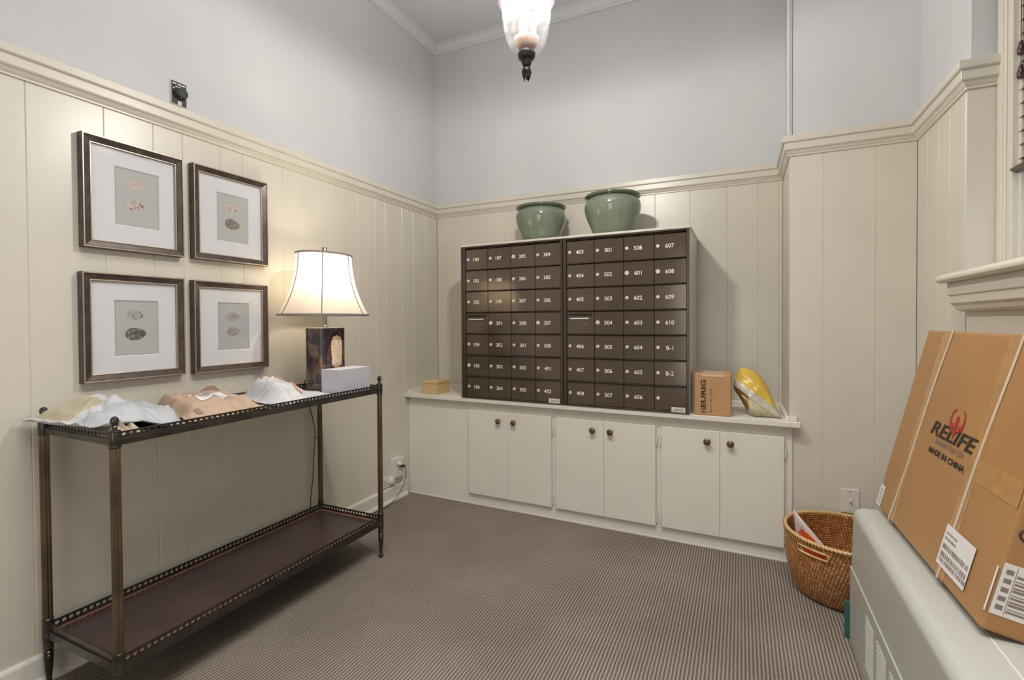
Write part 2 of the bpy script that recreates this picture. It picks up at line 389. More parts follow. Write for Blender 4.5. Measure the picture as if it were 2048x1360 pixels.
# plaster walls
b = MB(); b.box(-0.15, -T, YB, 0.15, 0, CEIL); struct(b.build('wall_left', 'plaster'))
b = MB(); b.box(-T, XA+T+0.01, T, 0.15, 0, CEIL); b.box(XA+T, XR+0.2, -DCH+T, 0.15, 0, CEIL); struct(b.build('wall_back', 'plaster'))
WY0, WY1, WZ0, WZ1 = -2.35, -0.958, 1.26, 2.72
b = MB()
b.box(XR+T, 3.0, YRC+T, -DCH+T, 0, CEIL)                 # the pier beside the window
b.box(XW+T, 2.87, WY1, YRC+T, 0, CEIL)
b.box(XW+T, 2.87, WY0, WY1, 0, WZ0); b.box(XW+T, 2.87, WY0, WY1, WZ1, CEIL)
b.box(XW+T, 2.87, YB, WY0, 0, CEIL)
struct(b.build('wall_right', 'plaster'))
b = MB(); b.box(-0.15, 3.0, YB-0.1, YB, 0, CEIL); struct(b.build('wall_rear', 'plaster'))

# tongue-and-groove panelling: one trim per wall face, boards with bevelled edges
def boards(n, cuts, fixed, axis, z0, z1):
    b = MB(); g = 0.0
    for a, c in zip(cuts, cuts[1:]):
        lo, hi = min(a, c)+g, max(a, c)-g
        if axis == 'left': b.box(-T, 0, lo, hi, z0, z1)
        if axis == 'back': b.box(lo, hi, fixed, fixed+T, z0, z1)
        if axis == 'right': b.box(fixed, fixed+T, lo, hi, z0, z1)
        if axis == 'side': b.box(fixed, fixed+T, lo, hi, z0, z1)
    return struct(b.build('trim_%d' % n, 'panel', bevel=0.0021, bseg=1))
boards(1, [YB, -4.4, -4.25, -4.1, -3.85, -3.7, -3.48, -3.3, -3.15, -2.95, -2.8, -2.62, -2.5, -2.36, -2.197, -1.997, -1.844, -1.740, -1.591, -1.489, -1.287, -1.169, -0.989, -0.790, -0.645, -0.556, -0.397, -0.278, -0.14, 0.0], 0, 'left', 0, ZC-0.07)
boards(2, [0.0, 0.068, 0.23, 0.36, 0.53, 0.68, 0.80, 0.99, 1.14, 1.30, 1.500, 1.690, 1.882, 2.034, 2.133, XA], 0, 'back', 0, ZC-0.07)
boards(3, [XA+0.0, 2.279, 2.469, XR], -DCH, 'back', 0, ZC-0.07)
boards(4, [-DCH, -0.52, -0.635, -0.742, YRC+T], XR, 'right', 0, ZC-0.07)
b = MB(); b.box(XA, XA+T, -DCH+T, 0, 0, ZC-0.07); struct(b.build('trim_5', 'panel', bevel=0.003))
b = MB(); b.box(XR+0.0005, XW, YRC, YRC+T, 1.2, ZC-0.07); struct(b.build('trim_6', 'panel'))
# flush panelling under the window
b = MB(); b.box(XR, XW+T, YB, YRC-0.0005, 0, 1.215); struct(b.build('trim_7', 'panel', bevel=0.002))

# mitred mouldings along the walls
def sweep(name, path, prof, m, smooth=False):
    """path: plan points with the room on the right-hand side; prof: (distance into room, z)"""
    n = len(path); P = [Vector(p) for p in path]; rings = []
    for i, p in enumerate(P):
        ns = []
        for a, c in ((i-1, i), (i, i+1)):
            if 0 <= a and c < n:
                d = (P[c]-P[a]).normalized(); ns.append(Vector((d.y, -d.x)))
        nn = ns[0] if len(ns) == 1 else (ns[0]+ns[1])/(1+ns[0].dot(ns[1]))
        rings.append([(p.x+nn.x*o, p.y+nn.y*o, z) for o, z in prof])
    b = MB(); b.loft(rings)
    return struct(b.build(name, m, bevel=0.0012, bseg=1))
plan = [(-T, YB), (-T, T), (XA, T), (XA, -DCH), (XR, -DCH), (XR, YRC), (XW-0.001, YRC)]
plan0 = [(0, YB), (0, 0), (XA, 0), (XA, -DCH), (XR, -DCH), (XR, YRC), (XW-0.008, YRC)]
cap = [(-0.012, ZC), (0.030, ZC), (0.033, ZC-0.004), (0.033, ZC-0.026), (0.029, ZC-0.031), (0.024, ZC-0.031), (0.024, ZC-0.058), (0.022, ZC-0.062), (0.016, ZC-0.066), (0.010, ZC-0.076), (0.006, ZC-0.080), (0.006, ZC-0.087), (-0.012, ZC-0.087)]
sweep('trim_8', plan0, cap, 'panel')
crown = [(0.0, 2.975), (0.012, 2.975), (0.016, 2.985), (0.024, 2.990), (0.040, 3.008), (0.046, 3.012), (0.046, 3.020), (0.060, 3.022), (0.060, CEIL), (0.0, CEIL)]
sweep('trim_9', plan, crown, 'ceiling')
# corner strip on the plaster beside the projecting wall
b = MB(); b.box(XA-0.012, XA+0.001, -DCH-0.002, -DCH+0.03, ZC, 2.975); struct(b.build('trim_10', 'plaster', bevel=0.003))
# baseboards
base = [(0.0, 0.0), (0.024, 0.0), (0.024, 0.006), (0.019, 0.018), (0.0135, 0.022), (0.0135, 0.082), (0.010, 0.090), (0.0, 0.093)]
sweep('baseboard_left', [(0, YB), (0, -0.382)], base, 'trim_white')
sweep('baseboard_back', [(2.178, -DCH), (XR, -DCH)], base, 'trim_white')

# ---------------------------------------------------------------- window on the right wall
b = MB()
cw = 0.064
for y0, y1 in ((WY1-0.004, WY1+cw), (WY0-cw, WY0+0.004)):
    b.box(XW-0.016, XW+T, y0, y1, WZ0-0.03, WZ1+cw)
    yo = y1 if y0 > -2 else y0
    s_ = -1 if y0 > -2 else 1
    b.box(XW-0.026, XW-0.015, min(yo, yo+s_*0.030), max(yo, yo+s_*0.030), WZ0-0.03, WZ1+cw)
    b.box(XW-0.021, XW-0.015, min(yo, yo+s_*0.042), max(yo, yo+s_*0.042), WZ0-0.03, WZ1+cw)
b.box(XW-0.016, XW+T, WY0, WY1, WZ1, WZ1+cw)
struct(b.build('trim_11', 'panel', bevel=0.003))
b = MB()      # jambs
b.box(XW, 2.87, WY1-0.016, WY1, WZ0, WZ1); b.box(XW, 2.87, WY0, WY0+0.016, WZ0, WZ1); b.box(XW, 2.87, WY0, WY1, WZ1-0.016, WZ1)
win = struct(b.build('window_1', 'panel', bevel=0.002))
b = MB()
for z0, z1 in ((WZ0, 1.98), (1.96, WZ1-0.016)):
    x0 = 2.785 if z0 < 1.5 else 2.81
    b.box(x0, x0+0.035, WY1-0.062, WY1-0.016, z0, z1); b.box(x0, x0+0.035, WY0+0.016, WY0+0.062, z0, z1)
    b.box(x0, x0+0.035, WY0+0.062, WY1-0.062, z0, z0+0.05); b.box(x0, x0+0.035, WY0+0.062, WY1-0.062, z1-0.04, z1)
b.build('sash', 'panel', win, bevel=0.003)
b = MB(); b.box(2.800, 2.804, WY0+0.05, WY1-0.05, WZ0+0.04, 1.95); b.box(2.825, 2.829, WY0+0.05, WY1-0.05, 1.99, WZ1-0.05)
b.build('pane', 'pane', win)
# stool and stepped apron
sweepp = [(XR-0.082, 1.2215), (XR-0.082, 1.2315), (XR-0.072, 1.2400), (XR-0.060, 1.2440), (2.80, 1.2440), (2.80, 1.2150), (XR-0.070, 1.2150)]
b = MB(); b.loft([[(x, YRC-0.006, z) for x, z in sweepp], [(x, -2.60, z) for x, z in sweepp]]); b.build('stool', 'panel', win, bevel=0.003)
ap = [(XR-0.001, 1.2150), (XR-0.052, 1.2150), (XR-0.052, 1.176), (XR-0.046, 1.174), (XR-0.046, 1.150), (XR-0.036, 1.142), (XR-0.030, 1.130), (XR-0.016, 1.124), (XR-0.001, 1.122)]
b = MB(); b.loft([[(x, YRC-0.012, z) for x, z in ap], [(x, -2.56, z) for x, z in ap]]); b.build('apron', 'panel', win, bevel=0.0015)

# wooden blind in the window
bl = thing('window_blind', (XW+0.03, -1.68, 1.52), 'dark brown wooden slat blind hanging in the window', 'blind')
proto = None
for k in range(30):
    z = 1.575 + 0.0406*k
    if z > WZ1-0.05: break
    if proto is None:
        b = MB(); b.loft([[(XW+0.0+0.05*t, y, z + 0.003*math.sin(PI*t)) for t in (0, .25, .5, .75, 1)] + [(XW+0.05*t, y, z-0.003+0.003*math.sin(PI*t)) for t in (1, .75, .5, .25, 0)] for y in (-0.964, -2.33)])
        proto = b.build('slat', 'wood_dark', bl); pz = z
    else:
        o = proto.copy(); o.location = (0, 0, z-pz); o.parent = bl; COL.objects.link(o)
b = MB(); b.loft([[(XW-0.022, y, 1.546), (XW+0.008, y, 1.567), (XW+0.052, y, 1.567), (XW+0.052, y, 1.538), (XW-0.004, y, 1.534)] for y in (-0.960, -2.335)])
b.build('bottom_rail', 'wood_dark', bl, bevel=0.003)
b = MB(); b.box(XW+0.0, XW+0.055, -2.335, -0.960, WZ1-0.06, WZ1-0.017); b.build('head_rail', 'wood_dark', bl, bevel=0.003)
for zz in (1.82, 1.89):
    b = MB(); b.lathe((XW-0.002, -0.976, zz), [(0.002, 0.030), (0.006, 0.026), (0.005, 0.020), (0.009, 0.008), (0.009, -0.006), (0.006, -0.012)], 14)
    b.build('cord_tassel', 'wood_dark', bl, smooth=True, auto=50)
b = MB(); b.tube([(XW-0.002, -0.976, WZ1-0.06), (XW-0.002, -0.976, 1.83)], 0.0012, 6); b.build('pull_cord', 'cord', bl)

# ---------------------------------------------------------------- built-in cabinets and counter
DC, DK, ZK = 0.379, 0.418, 0.6472
XCAB = 2.161
SKEW[0] = 0.079
b = MB(); b.box(0.0005, XA-0.0005, -DK, -0.0005, ZK-0.024, ZK); b.box(XA-0.0005, 2.190, -DK, -0.3720, ZK-0.024, ZK); ct = b.build('counter_top', 'cabinet', loc=(1.1, -0.2, ZK-0.026), bevel=0.002)
tag(ct, 'long cream painted counter top running over the row of low cabinets', 'counter top')
b = MB(); b.box(0.0005, 0.019, -0.385, -0.02, ZK, ZK+0.018); b.box(0.0005, 2.15, -0.0195, -0.0005, ZK, ZK+0.018); b.box(2.133, 2.150, -0.385, -0.02, ZK, ZK+0.018); b.box(2.150, 2.178, -0.404, -0.3720, ZK, ZK+0.020)
b.build('upstand', 'cabinet', ct, bevel=0.002)
def cabinet(x0, x1, label, doors, bare=False):
    c = thing('base_cabinet', ((x0+x1)/2, -DC/2, 0), label, 'cabinet', 'low cabinets in the row under the counter')
    b = MB()
    g = 0.0001
    b.box(x0+g, min(x1-g, XA-0.001), -DC+0.018, -0.013, 0.0, ZK-0.0245)
    if bare: b.box(x0+g, x1-g, -DC, -DC+0.018, 0.0, ZK-0.0245)
    else:
        xm = min(x1-g, XA-0.001)
        b.box(x0+g, xm, -DC, -DC+0.018, 0.0, 0.085); b.box(x0+g, xm, -DC, -DC+0.018, 0.558, ZK-0.0245)
        b.box(x0+g, doors[0][0]+0.02, -DC, -DC+0.018, 0.085, 0.558); b.box(doors[-1][1]-0.02, xm, -DC, -DC+0.018, 0.085, 0.558)
        if x1 > XA: b.box(xm, x1, -DC, -0.3725, 0.0, ZK-0.0245)
    b.build('body', 'cabinet', c, bevel=0.0012 if bare else 0, bseg=1)
    b = MB(); b.box(x0+g, x1-g, -DC-0.005, -DC-0.0003, 0.0, 0.010); b.build('shoe_strip', 'trim_white', c, bevel=0.002)
    for i, (a, d, kx, hs) in enumerate(doors):
        b = MB(); b.box(a+0.0004, d-0.0004, -DC-0.0175, -DC-0.0005, 0.070, 0.573)
        dr = b.build('door', 'cabinet', c, bevel=0.0018)
        b = MB(); b.lathe((kx, -DC-0.0175, 0.5225), [(0.008, 0.0), (0.0055, 0.004), (0.0055, 0.012), (0.012, 0.015), (0.0165, 0.019), (0.0165, 0.022), (0.012, 0.0245), (0.0125, 0.0235), (0.007, 0.026), (0.003, 0.0275)], 24, axis='-y')
        for q in range(6):
            an = q*PI/3
            b.lathe((kx+0.0105*math.cos(an), -DC-0.0405, 0.5225+0.0105*math.sin(an)), [(0.0034, 0.0), (0.003, 0.0016), (0.001, 0.0026)], 8, axis='-y')
        b.build('knob', 'brass_dark', dr, smooth=True, auto=35)
        for z in (0.50, 0.112):
            hx = a-0.006 if hs < 0 else d+0.002
            b = MB(); b.box(hx, hx+0.004, -DC-0.010, -DC-0.0005, z-0.022, z+0.022); b.lathe((hx+0.002, -DC-0.011, z-0.024), [(0.0032, 0), (0.0032, 0.048)], 8)
            b.build('hinge', 'cabinet', dr)
    return c
cabinet(0.001, 0.453, 'plain doorless end of the cream cabinets next to the left wall', [], bare=True)
cabinet(0.453, 1.012, 'cream two-door cabinet furthest left in the row, below the left mailbox bank', [(0.463, 0.7275, 0.6745, -1), (0.7275, 1.001, 0.7724, 1)])
cabinet(1.012, 1.577, 'middle cream two-door cabinet, below the right mailbox bank', [(1.026, 1.2975, 1.240, -1), (1.2975, 1.564, 1.335, 1)])
cabinet(1.577, XCAB, 'cream two-door cabinet furthest right, next to the wicker basket', [(1.591, 1.8614, 1.8057, -1), (1.8614, 2.1295, 1.9073, 1)])

# ---------------------------------------------------------------- mailbox housing and banks
DM = 0.418; MX0, MX1, MZ = 0.4340, 1.7278, 1.5497
HZ = ZK+0.0008
h = thing('mailbox_housing', (1.1, -0.2, HZ), 'cream painted wooden housing around the two bronze mailbox banks', 'cabinet')
b = MB(); b.box(MX0-0.001, MX0+0.011, -DM+0.002, -0.0205, HZ, MZ-0.004); b.build('side_panel', 'panel', h, bevel=0.001)
b = MB(); b.box(MX1-0.010, MX1+0.002, -DM+0.002, -0.0205, HZ, MZ-0.004); b.build('side_panel', 'panel', h, bevel=0.001)
b = MB(); b.box(MX0-0.004, MX1+0.005, -DM+0.001, -0.0005, MZ-0.004, MZ+0.008); b.build('top_board', 'panel', h, bevel=0.0015)
b = MB(); b.box(MX0+0.011, MX1-0.010, -0.045, -0.03, HZ, MZ-0.004); b.build('back_panel', 'panel', h)
rows_z = [1.5306 - 0.1252*i for i in range(8)]
LEFTN = [['100', '102', '103', None, '104', '105', '106'], ['107', '108', '109', '201', '202', '203', '204'], ['205', '206', '207', '208', '301', '302', '303'], ['304', '305', '306', '307', '308', '401', '402']]
RIGHTN = [['403', '404', '405', None, '406', '407', '408'], ['501', '502', '503', '504', '505', '506', '507'], ['508', '601', '602', '603', '604', '605', '606'], ['607', '608', '609', '610', 'B-1', 'B-2', '']]
BIGLOCK = {'205', '201', '307', '504', '601', '608', '105'}
def bank(x0, x1, wl, wr, d0, pitch, nums, label):
    t = thing('mailbox_bank', ((x0+x1)/2, -DM+0.2, ZK), label, 'mailboxes', 'bronze mailbox banks on the counter')
    yf = -DM
    b = MB()
    b.box(x0, x0+wl, yf-0.004, yf-0.0003, HZ, MZ-0.005); b.box(x1-wr, x1, yf-0.004, yf-0.0003, HZ, MZ-0.005)
    b.box(x0+wl, x1-wr, yf-0.004, yf-0.0003, MZ-0.013, MZ-0.005); b.box(x0+wl, x1-wr, yf-0.004, yf-0.0003, HZ, HZ+0.008)
    if wl > 0.02: b.box(x0+0.010, x0+0.014, yf-0.007, yf-0.004, HZ, MZ-0.005)
    xi0, xi1 = x0+max(wl, 0.012), x1-max(wr, 0.0125)
    b.box(xi0-0.001, xi0+0.0005, yf-0.0003, -0.06, HZ, MZ-0.006); b.box(xi1-0.0005, xi1+0.001, yf-0.0003, -0.06, HZ, MZ-0.006)
    b.box(xi0, xi1, yf-0.0003, -0.06, MZ-0.012, MZ-0.006); b.box(xi0, xi1, yf-0.0003, -0.06, HZ, HZ+0.006)
    b.box(xi0, xi1, -0.06, -0.05, HZ, MZ-0.006)
    b.build('frame', 'bronze_frame', t, bevel=0.001, bseg=1)
    b = MB(); b.box(xi0+0.001, xi1-0.001, yf+0.018, yf+0.026, HZ+0.009, MZ-0.0135); b.build('back_plate', 'dark_gap', t)
    xe = d0+4*pitch
    for i, z in enumerate(rows_z):
        b = MB(); b.loft([[(x, yf+0.010, z+0.003), (x, yf-0.001, z+0.0025), (x, yf-0.0045, z-0.0005), (x, yf+0.010, z-0.003)] for x in (xi0+0.001, xi1-0.001)])
        b.build('ledge', 'bronze_frame', t)
    for ci in range(4):
        for ri in range(7):
            xa, xb = d0+ci*pitch+0.0012, d0+(ci+1)*pitch-0.0012
            za, zb = rows_z[ri+1]+0.0035, rows_z[ri]-0.0040
            n = nums[ci][ri]
            tilt = random.uniform(-1, 1)*0.0009
            y = yf+0.004
            b = MB()
            b.loft([[(xa, y+tilt, za), (xb, y-tilt, za), (xb, y-tilt, zb), (xa, y+tilt, zb)], [(xa, y+0.010, za), (xb, y+0.010, za), (xb, y+0.010, zb), (xa, y+0.010, zb)]])
            yl = y-0.0012; zc = (rows_z[ri]+rows_z[ri+1])/2
            if n is None:
                d = b.build('mail_slot_door', 'bronze', t, bevel=0.0012, bseg=1)
                b = MB(); zz = zb-0.0165; hw = pitch*0.43; xc = (xa+xb)/2; r = 0.0062
                pts = [(xc+hw-r+r*math.sin(a), yl, zz+r*math.cos(a)) for a in [PI*k/8 for k in range(9)]] + [(xc-hw+r-r*math.sin(a), yl, zz-r*math.cos(a)) for a in [PI*k/8 for k in range(9)]]
                b.poly(pts, (0, 0.0012, 0)); b.build('slot', 'dark_gap', d)
                b = MB(); b.box(xa+0.018, xb-0.030, yl, yl+0.001, zz-0.022, zz-0.017); b.build('label_strip', 'lettering', d)
                lx, lz = xa+pitch*0.64, zz-0.060
                b = MB(); b.lathe((lx, yl+0.001, lz), [(0.007, 0.0), (0.007, 0.003), (0.003, 0.0035), (0.003, 0.002)], 14, axis='-y'); b.build('lock', 'brass_dark', d)
                b = MB()
                for sx in (-1, 1):
                    for sz in (-1, 1): b.lathe((lx+sx*0.0125, yl+0.001, lz+sz*0.0125), [(0.0022, 0), (0.0018, 0.0012)], 8, axis='-y')
                b.build('rivets', 'lock', d)
            else:
                d = b.build('mailbox_door', 'bronze', t, bevel=0.0012, bseg=1)
                rr = 0.0115 if n in BIGLOCK else 0.0092
                b = MB(); b.lathe((xa+0.0165, yl+0.002, zc), [(rr, 0), (rr, 0.003), (rr*0.8, 0.0048), (rr*0.5, 0.0050)], 18, axis='-y')
                b.build('lock', 'lock', d, smooth=True, auto=35)
                if n: text_obj('number', n, 0.0285, (xa+pitch*0.475, yl, zc-0.001), (1, 0, 0), (0, 0, 1), 'lettering', d, bold=0.0003, sx=1.0)
    # maker's sticker
    b = MB(); sx1 = x1-0.018; b.box(sx1-0.066, sx1, yf-0.0062, yf-0.0045, HZ+0.006, HZ+0.031); s = b.build('sticker', 'sticker', t, bevel=0.0008)
    b = MB(); b.poly([(sx1-0.058, yf-0.0068, HZ+0.014), (sx1-0.046, yf-0.0068, HZ+0.014), (sx1-0.050, yf-0.0068, HZ+0.022)], (0, 0.0005, 0)); b.box(sx1-0.044, sx1-0.038, yf-0.0068, yf-0.0063, HZ+0.013, HZ+0.023)
    for k in range(2): b.box(sx1-0.034, sx1-0.006, yf-0.0068, yf-0.0063, HZ+0.014+k*0.006, HZ+0.016+k*0.006)
    b.build('sticker_print', 'greyink', s)
    return t
bank(0.4340, 1.0800, 0.0285, 0.0125, 0.4635, 0.1505, LEFTN, 'left bronze mailbox bank with doors numbered 100 to 402')
bank(1.0835, 1.7278, 0.0170, 0.0122, 1.1015, 0.1534, RIGHTN, 'right bronze mailbox bank with doors numbered 403 to B-2')

# ---------------------------------------------------------------- green pots on the housing
def pot(x, y, label):
    z = MZ+0.0085
    t = thing('glazed_pot', (x, y, z), label, 'pot', 'green pots on top of the mailboxes')
    out = [(0.092, 0.0), (0.100, 0.003), (0.118, 0.050), (0.136, 0.090), (0.149, 0.130), (0.1525, 0.155), (0.149, 0.178), (0.139, 0.194), (0.131, 0.201), (0.130, 0.205)]
    inn = [(0.124, 0.205), (0.124, 0.199), (0.140, 0.178), (0.144, 0.155), (0.140, 0.130), (0.108, 0.050), (0.09, 0.012)]
    b = MB(); b.lathe((x, y, z), out+inn, 64); b.build('body', 'green', t, smooth=True, auto=60)
    rim = [(0.126, 0.203), (0.140, 0.203), (0.148, 0.207), (0.151, 0.213), (0.148, 0.219), (0.138, 0.222), (0.128, 0.221), (0.123, 0.214)]
    b = MB(); b.lathe((x, y, z), rim+[rim[0]], 64, cap0=False, cap1=False); b.build('rim', 'green_rim', t, smooth=True)
pot(0.872, -0.21, 'green glazed round pot above the left mailbox bank')
pot(1.318, -0.275, 'green glazed round pot above the right mailbox bank')
SKEW[0] = 0.0

# ---------------------------------------------------------------- framed egg prints
def picture(y0, y1, z0, z1, win, eggs, label):
    t = thing('framed_print', (0.001, (y0+y1)/2, z0), label, 'picture', 'framed egg prints on the left wall')
    def ring(a, x0, x1, bb, name, m, bev=0.0012, slope=0.0):
        ya, yb, za, zb = y0+a, y1-a, z0+a, z1-a; yc, yd, zc, zd = y0+bb, y1-bb, z0+bb, z1-bb
        b = MB()
        R = [[(x0, ya, za), (x0, yb, za), (x0, yb, zb), (x0, ya, zb)], [(x1, ya, za), (x1, yb, za), (x1, yb, zb), (x1, ya, zb)],
             [(x1-slope, yc, zc), (x1-slope, yd, zc), (x1-slope, yd, zd), (x1-slope, yc, zd)], [(x0, yc, zc), (x0, yd, zc), (x0, yd, zd), (x0, yc, zd)]]
        b.loft(R+[R[0]], False, False)
        return b.build(name, m, t, bevel=bev)
    ring(0.0, 0.001, 0.0275, 0.0016, 'frame_side', 'frame_dark', bev=0.0004)
    ring(0.0010, 0.0277, 0.0305, 0.0050, 'outer_lip', 'frame_lip', bev=0.0008)
    ring(0.0052, 0.001, 0.028, 0.0235, 'frame', 'frame_dark', slope=0.006)
    ring(0.0235, 0.001, 0.0235, 0.0275, 'inner_lip', 'frame_lip')
    b = MB(); a = 0.0275
    wy0, wy1, wz0, wz1 = win
    xs = 0.0145
    R = [[(xs, y0+a, z0+a), (xs, y1-a, z0+a), (xs, y1-a, z1-a), (xs, y0+a, z1-a)], [(xs, wy0, wz0), (xs, wy1, wz0), (xs, wy1, wz1), (xs, wy0, wz1)],
         [(xs-0.0028, wy0+.003, wz0+.003), (xs-0.0028, wy1-.003, wz0+.003), (xs-0.0028, wy1-.003, wz1-.003), (xs-0.0028, wy0+.003, wz1-.003)]]
    b.loft(R, False, False); b.build('mat_board', 'mat_board', t)
    b = MB(); b.box(0.002, xs-0.003, wy0-0.01, wy1+0.01, wz0-0.01, wz1+0.01); pr = b.build('print', 'print', t)
    b = MB(); g = 0.0035
    for (q0, q1, q2, q3) in ((wy0+.004, wy1-.004, wz0+.004, wz0+.0046), (wy0+.004, wy1-.004, wz1-.0046, wz1-.004), (wy0+.004, wy0+.0046, wz0+.004, wz1-.004), (wy1-.0046, wy1-.004, wz0+.004, wz1-.004)):
        b.box(xs-0.0031, xs-0.0027, q0, q1, q2, q3)
    b.build('plate_line', 'greyink', pr)
    for (ey, ez, a_, b_, rot, em) in eggs:
        b = MB(); pts = []
        for k in range(36):
            an = 2*PI*k/36; ca, sa = math.cos(an), math.sin(an)
            px, pz = a_*ca, b_*sa*(1-0.16*ca)
            pts.append((xs-0.0024, ey+px*math.cos(rot)-pz*math.sin(rot), ez+px*math.sin(rot)+pz*math.cos(rot)))
        b.poly(pts, (-0.0005, 0, 0)); b.build('egg', em, pr)
    b = MB(); b.box(0.0172, 0.0188, y0+0.0245, y1-0.0245, z0+0.0245, z1-0.0245); b.build('glass', 'pic_glass', t)
e1 = egg_mat('egg_pink_plain', (0.50, 0.40, 0.34), (0.30, 0.19, 0.15), 150, 0.33)
e2 = egg_mat('egg_pink_spotted', (0.50, 0.42, 0.37), (0.18, 0.12, 0.10), 130, 0.39)
e3 = egg_mat('egg_white_red', (0.52, 0.47, 0.42), (0.26, 0.13, 0.10), 140, 0.40)
e4 = egg_mat('egg_brown', (0.26, 0.22, 0.17), (0.14, 0.11, 0.09), 160, 0.46)
e5 = egg_mat('egg_grey_scrawl', (0.36, 0.35, 0.34), (0.12, 0.11, 0.11), 140, 0.38)
e6 = egg_mat('egg_dark_scrawl', (0.20, 0.19, 0.18), (0.07, 0.065, 0.06), 140, 0.48)
e7 = egg_mat('egg_grey_spotted', (0.38, 0.37, 0.35), (0.14, 0.13, 0.12), 160, 0.40)
e8 = egg_mat('egg_grey_pale', (0.34, 0.33, 0.31), (0.22, 0.20, 0.18), 160, 0.44)
picture(-2.072, -1.755, 1.352, 1.723, (-1.976, -1.833, 1.4405, 1.641), [(-1.910, 1.586, 0.028, 0.017, -0.12, e1), (-1.911, 1.516, 0.030, 0.018, -0.10, e2)], 'framed print of two pinkish speckled eggs, upper left of the four')
picture(-1.718, -1.390, 1.354, 1.725, (-1.617, -1.475, 1.4395, 1.639), [(-1.549, 1.582, 0.024, 0.017, -0.05, e3), (-1.548, 1.515, 0.033, 0.021, -0.1, e4)], 'framed print of a red-spotted egg above a brown egg, upper right of the four')
picture(-2.078, -1.757, 0.907, 1.272, (-1.983, -1.841, 0.988, 1.183), [(-1.917, 1.132, 0.026, 0.0165, -0.08, e5), (-1.917, 1.065, 0.033, 0.0215, 0.0, e6)], 'framed print with a large dark grey egg at the bottom, lower left of the four')
picture(-1.7225, -1.394, 0.904, 1.270, (-1.619, -1.476, 0.988, 1.187), [(-1.5515, 1.129, 0.027, 0.0165, -0.05, e7), (-1.550, 1.066, 0.029, 0.018, 0.0, e8)], 'framed print of two grey speckled eggs nearest the lamp, lower right of the four')

# ---------------------------------------------------------------- dial on the left wall
b = MB()
t = thing('wall_dial', (-T, -1.745, 1.938), 'black rotary dial control plate just above the left wall moulding', 'dial')
y0, y1, z0, z1 = -1.775, -1.715, 1.936, 2.027
b.box(-T, -0.008, y0, y1, z0, z1); b.build('back_plate', 'white_plastic', t, bevel=0.001)
b = MB(); b.box(-0.008, -0.006, y0+0.003, y1-0.003, z0+0.003, z1-0.002); f = b.build('face_plate', 'black', t, bevel=0.0006)
b = MB(); b.lathe((-0.006, -1.743, 1.981), [(0.024, 0), (0.024, 0.004), (0.021, 0.006), (0.020, 0.020), (0.018, 0.022)], 28, axis='x'); b.build('knob', 'black_knob', t, smooth=True, auto=40)
b = MB(); b.box(-0.006, -0.0055, y0+0.006, y0+0.020, z1-0.013, z1-0.008); b.box(-0.006, -0.0055, y0+0.024, y1-0.008, z1-0.013, z1-0.008)
for k in range(5):
    a = math.radians(40+25*k); b.box(-0.006, -0.0055, -1.743-0.027*math.cos(a)-0.0035, -1.743-0.027*math.cos(a)+0.0035, 1.981+0.027*math.sin(a)-0.002, 1.981+0.027*math.sin(a)+0.002)
b.box(-0.006, -0.0055, -1.750, -1.736, z0+0.003, z0+0.018)
b.build('markings', 'sticker', f)

# ---------------------------------------------------------------- metal two-tier console table
TX0, TX1, TY0, TY1 = 0.042, 0.420, -2.185, -1.120
tb = thing('console_table', ((TX0+TX1)/2, (TY0+TY1)/2, 0), 'dark bronze metal two-tier console table against the left wall', 'table')
def flute(x, y, z0, z1, r, seg=60, n=8):
    rings = []
    for z in (z0, z1):
        rings.append([(x+(r*(1-0.22*(0.5+0.5*math.cos(n*a))**0.7)) * math.cos(a), y+(r*(1-0.22*(0.5+0.5*math.cos(n*a))**0.7))*math.sin(a), z) for a in [2*PI*k/seg for k in range(seg)]])
    return rings
for lx in (TX0, TX1):
    for ly in (TY0, TY1):
        b = MB(); b.loft(flute(lx, ly, 0.205, 0.770, 0.0122)); lg = b.build('leg', 'tbl_post', tb, smooth=True, auto=40)
        b = MB()
        b.lathe((lx, ly, 0), [(0.0130, 0.766), (0.0142, 0.768), (0.0142, 0.771), (0.0130, 0.773), (0.0138, 0.776), (0.0138, 0.806), (0.0130, 0.809), (0.0142, 0.811), (0.0130, 0.814), (0.0060, 0.816), (0.0048, 0.820), (0.0085, 0.823), (0.0055, 0.827), (0.0075, 0.830), (0.0102, 0.836), (0.0102, 0.842), (0.0070, 0.849), (0.001, 0.852)], 24)
        b.build('finial', 'tbl_metal', lg, smooth=True, auto=35)
        b = MB()
        b.lathe((lx, ly, 0), [(0.007, 0.0), (0.0105, 0.004), (0.0110, 0.009), (0.0085, 0.016), (0.0062, 0.019), (0.0085, 0.045), (0.0115, 0.085), (0.0122, 0.098), (0.0095, 0.101), (0.0125, 0.104), (0.0125, 0.108), (0.0088, 0.112), (0.0128, 0.118), (0.0128, 0.122), (0.0115, 0.125), (0.0128, 0.140), (0.0134, 0.150), (0.0142, 0.152), (0.0142, 0.155), (0.0134, 0.157), (0.0134, 0.203), (0.0142, 0.205), (0.0142, 0.208), (0.0125, 0.210)], 24)
        b.build('foot', 'tbl_metal', lg, smooth=True, auto=35)
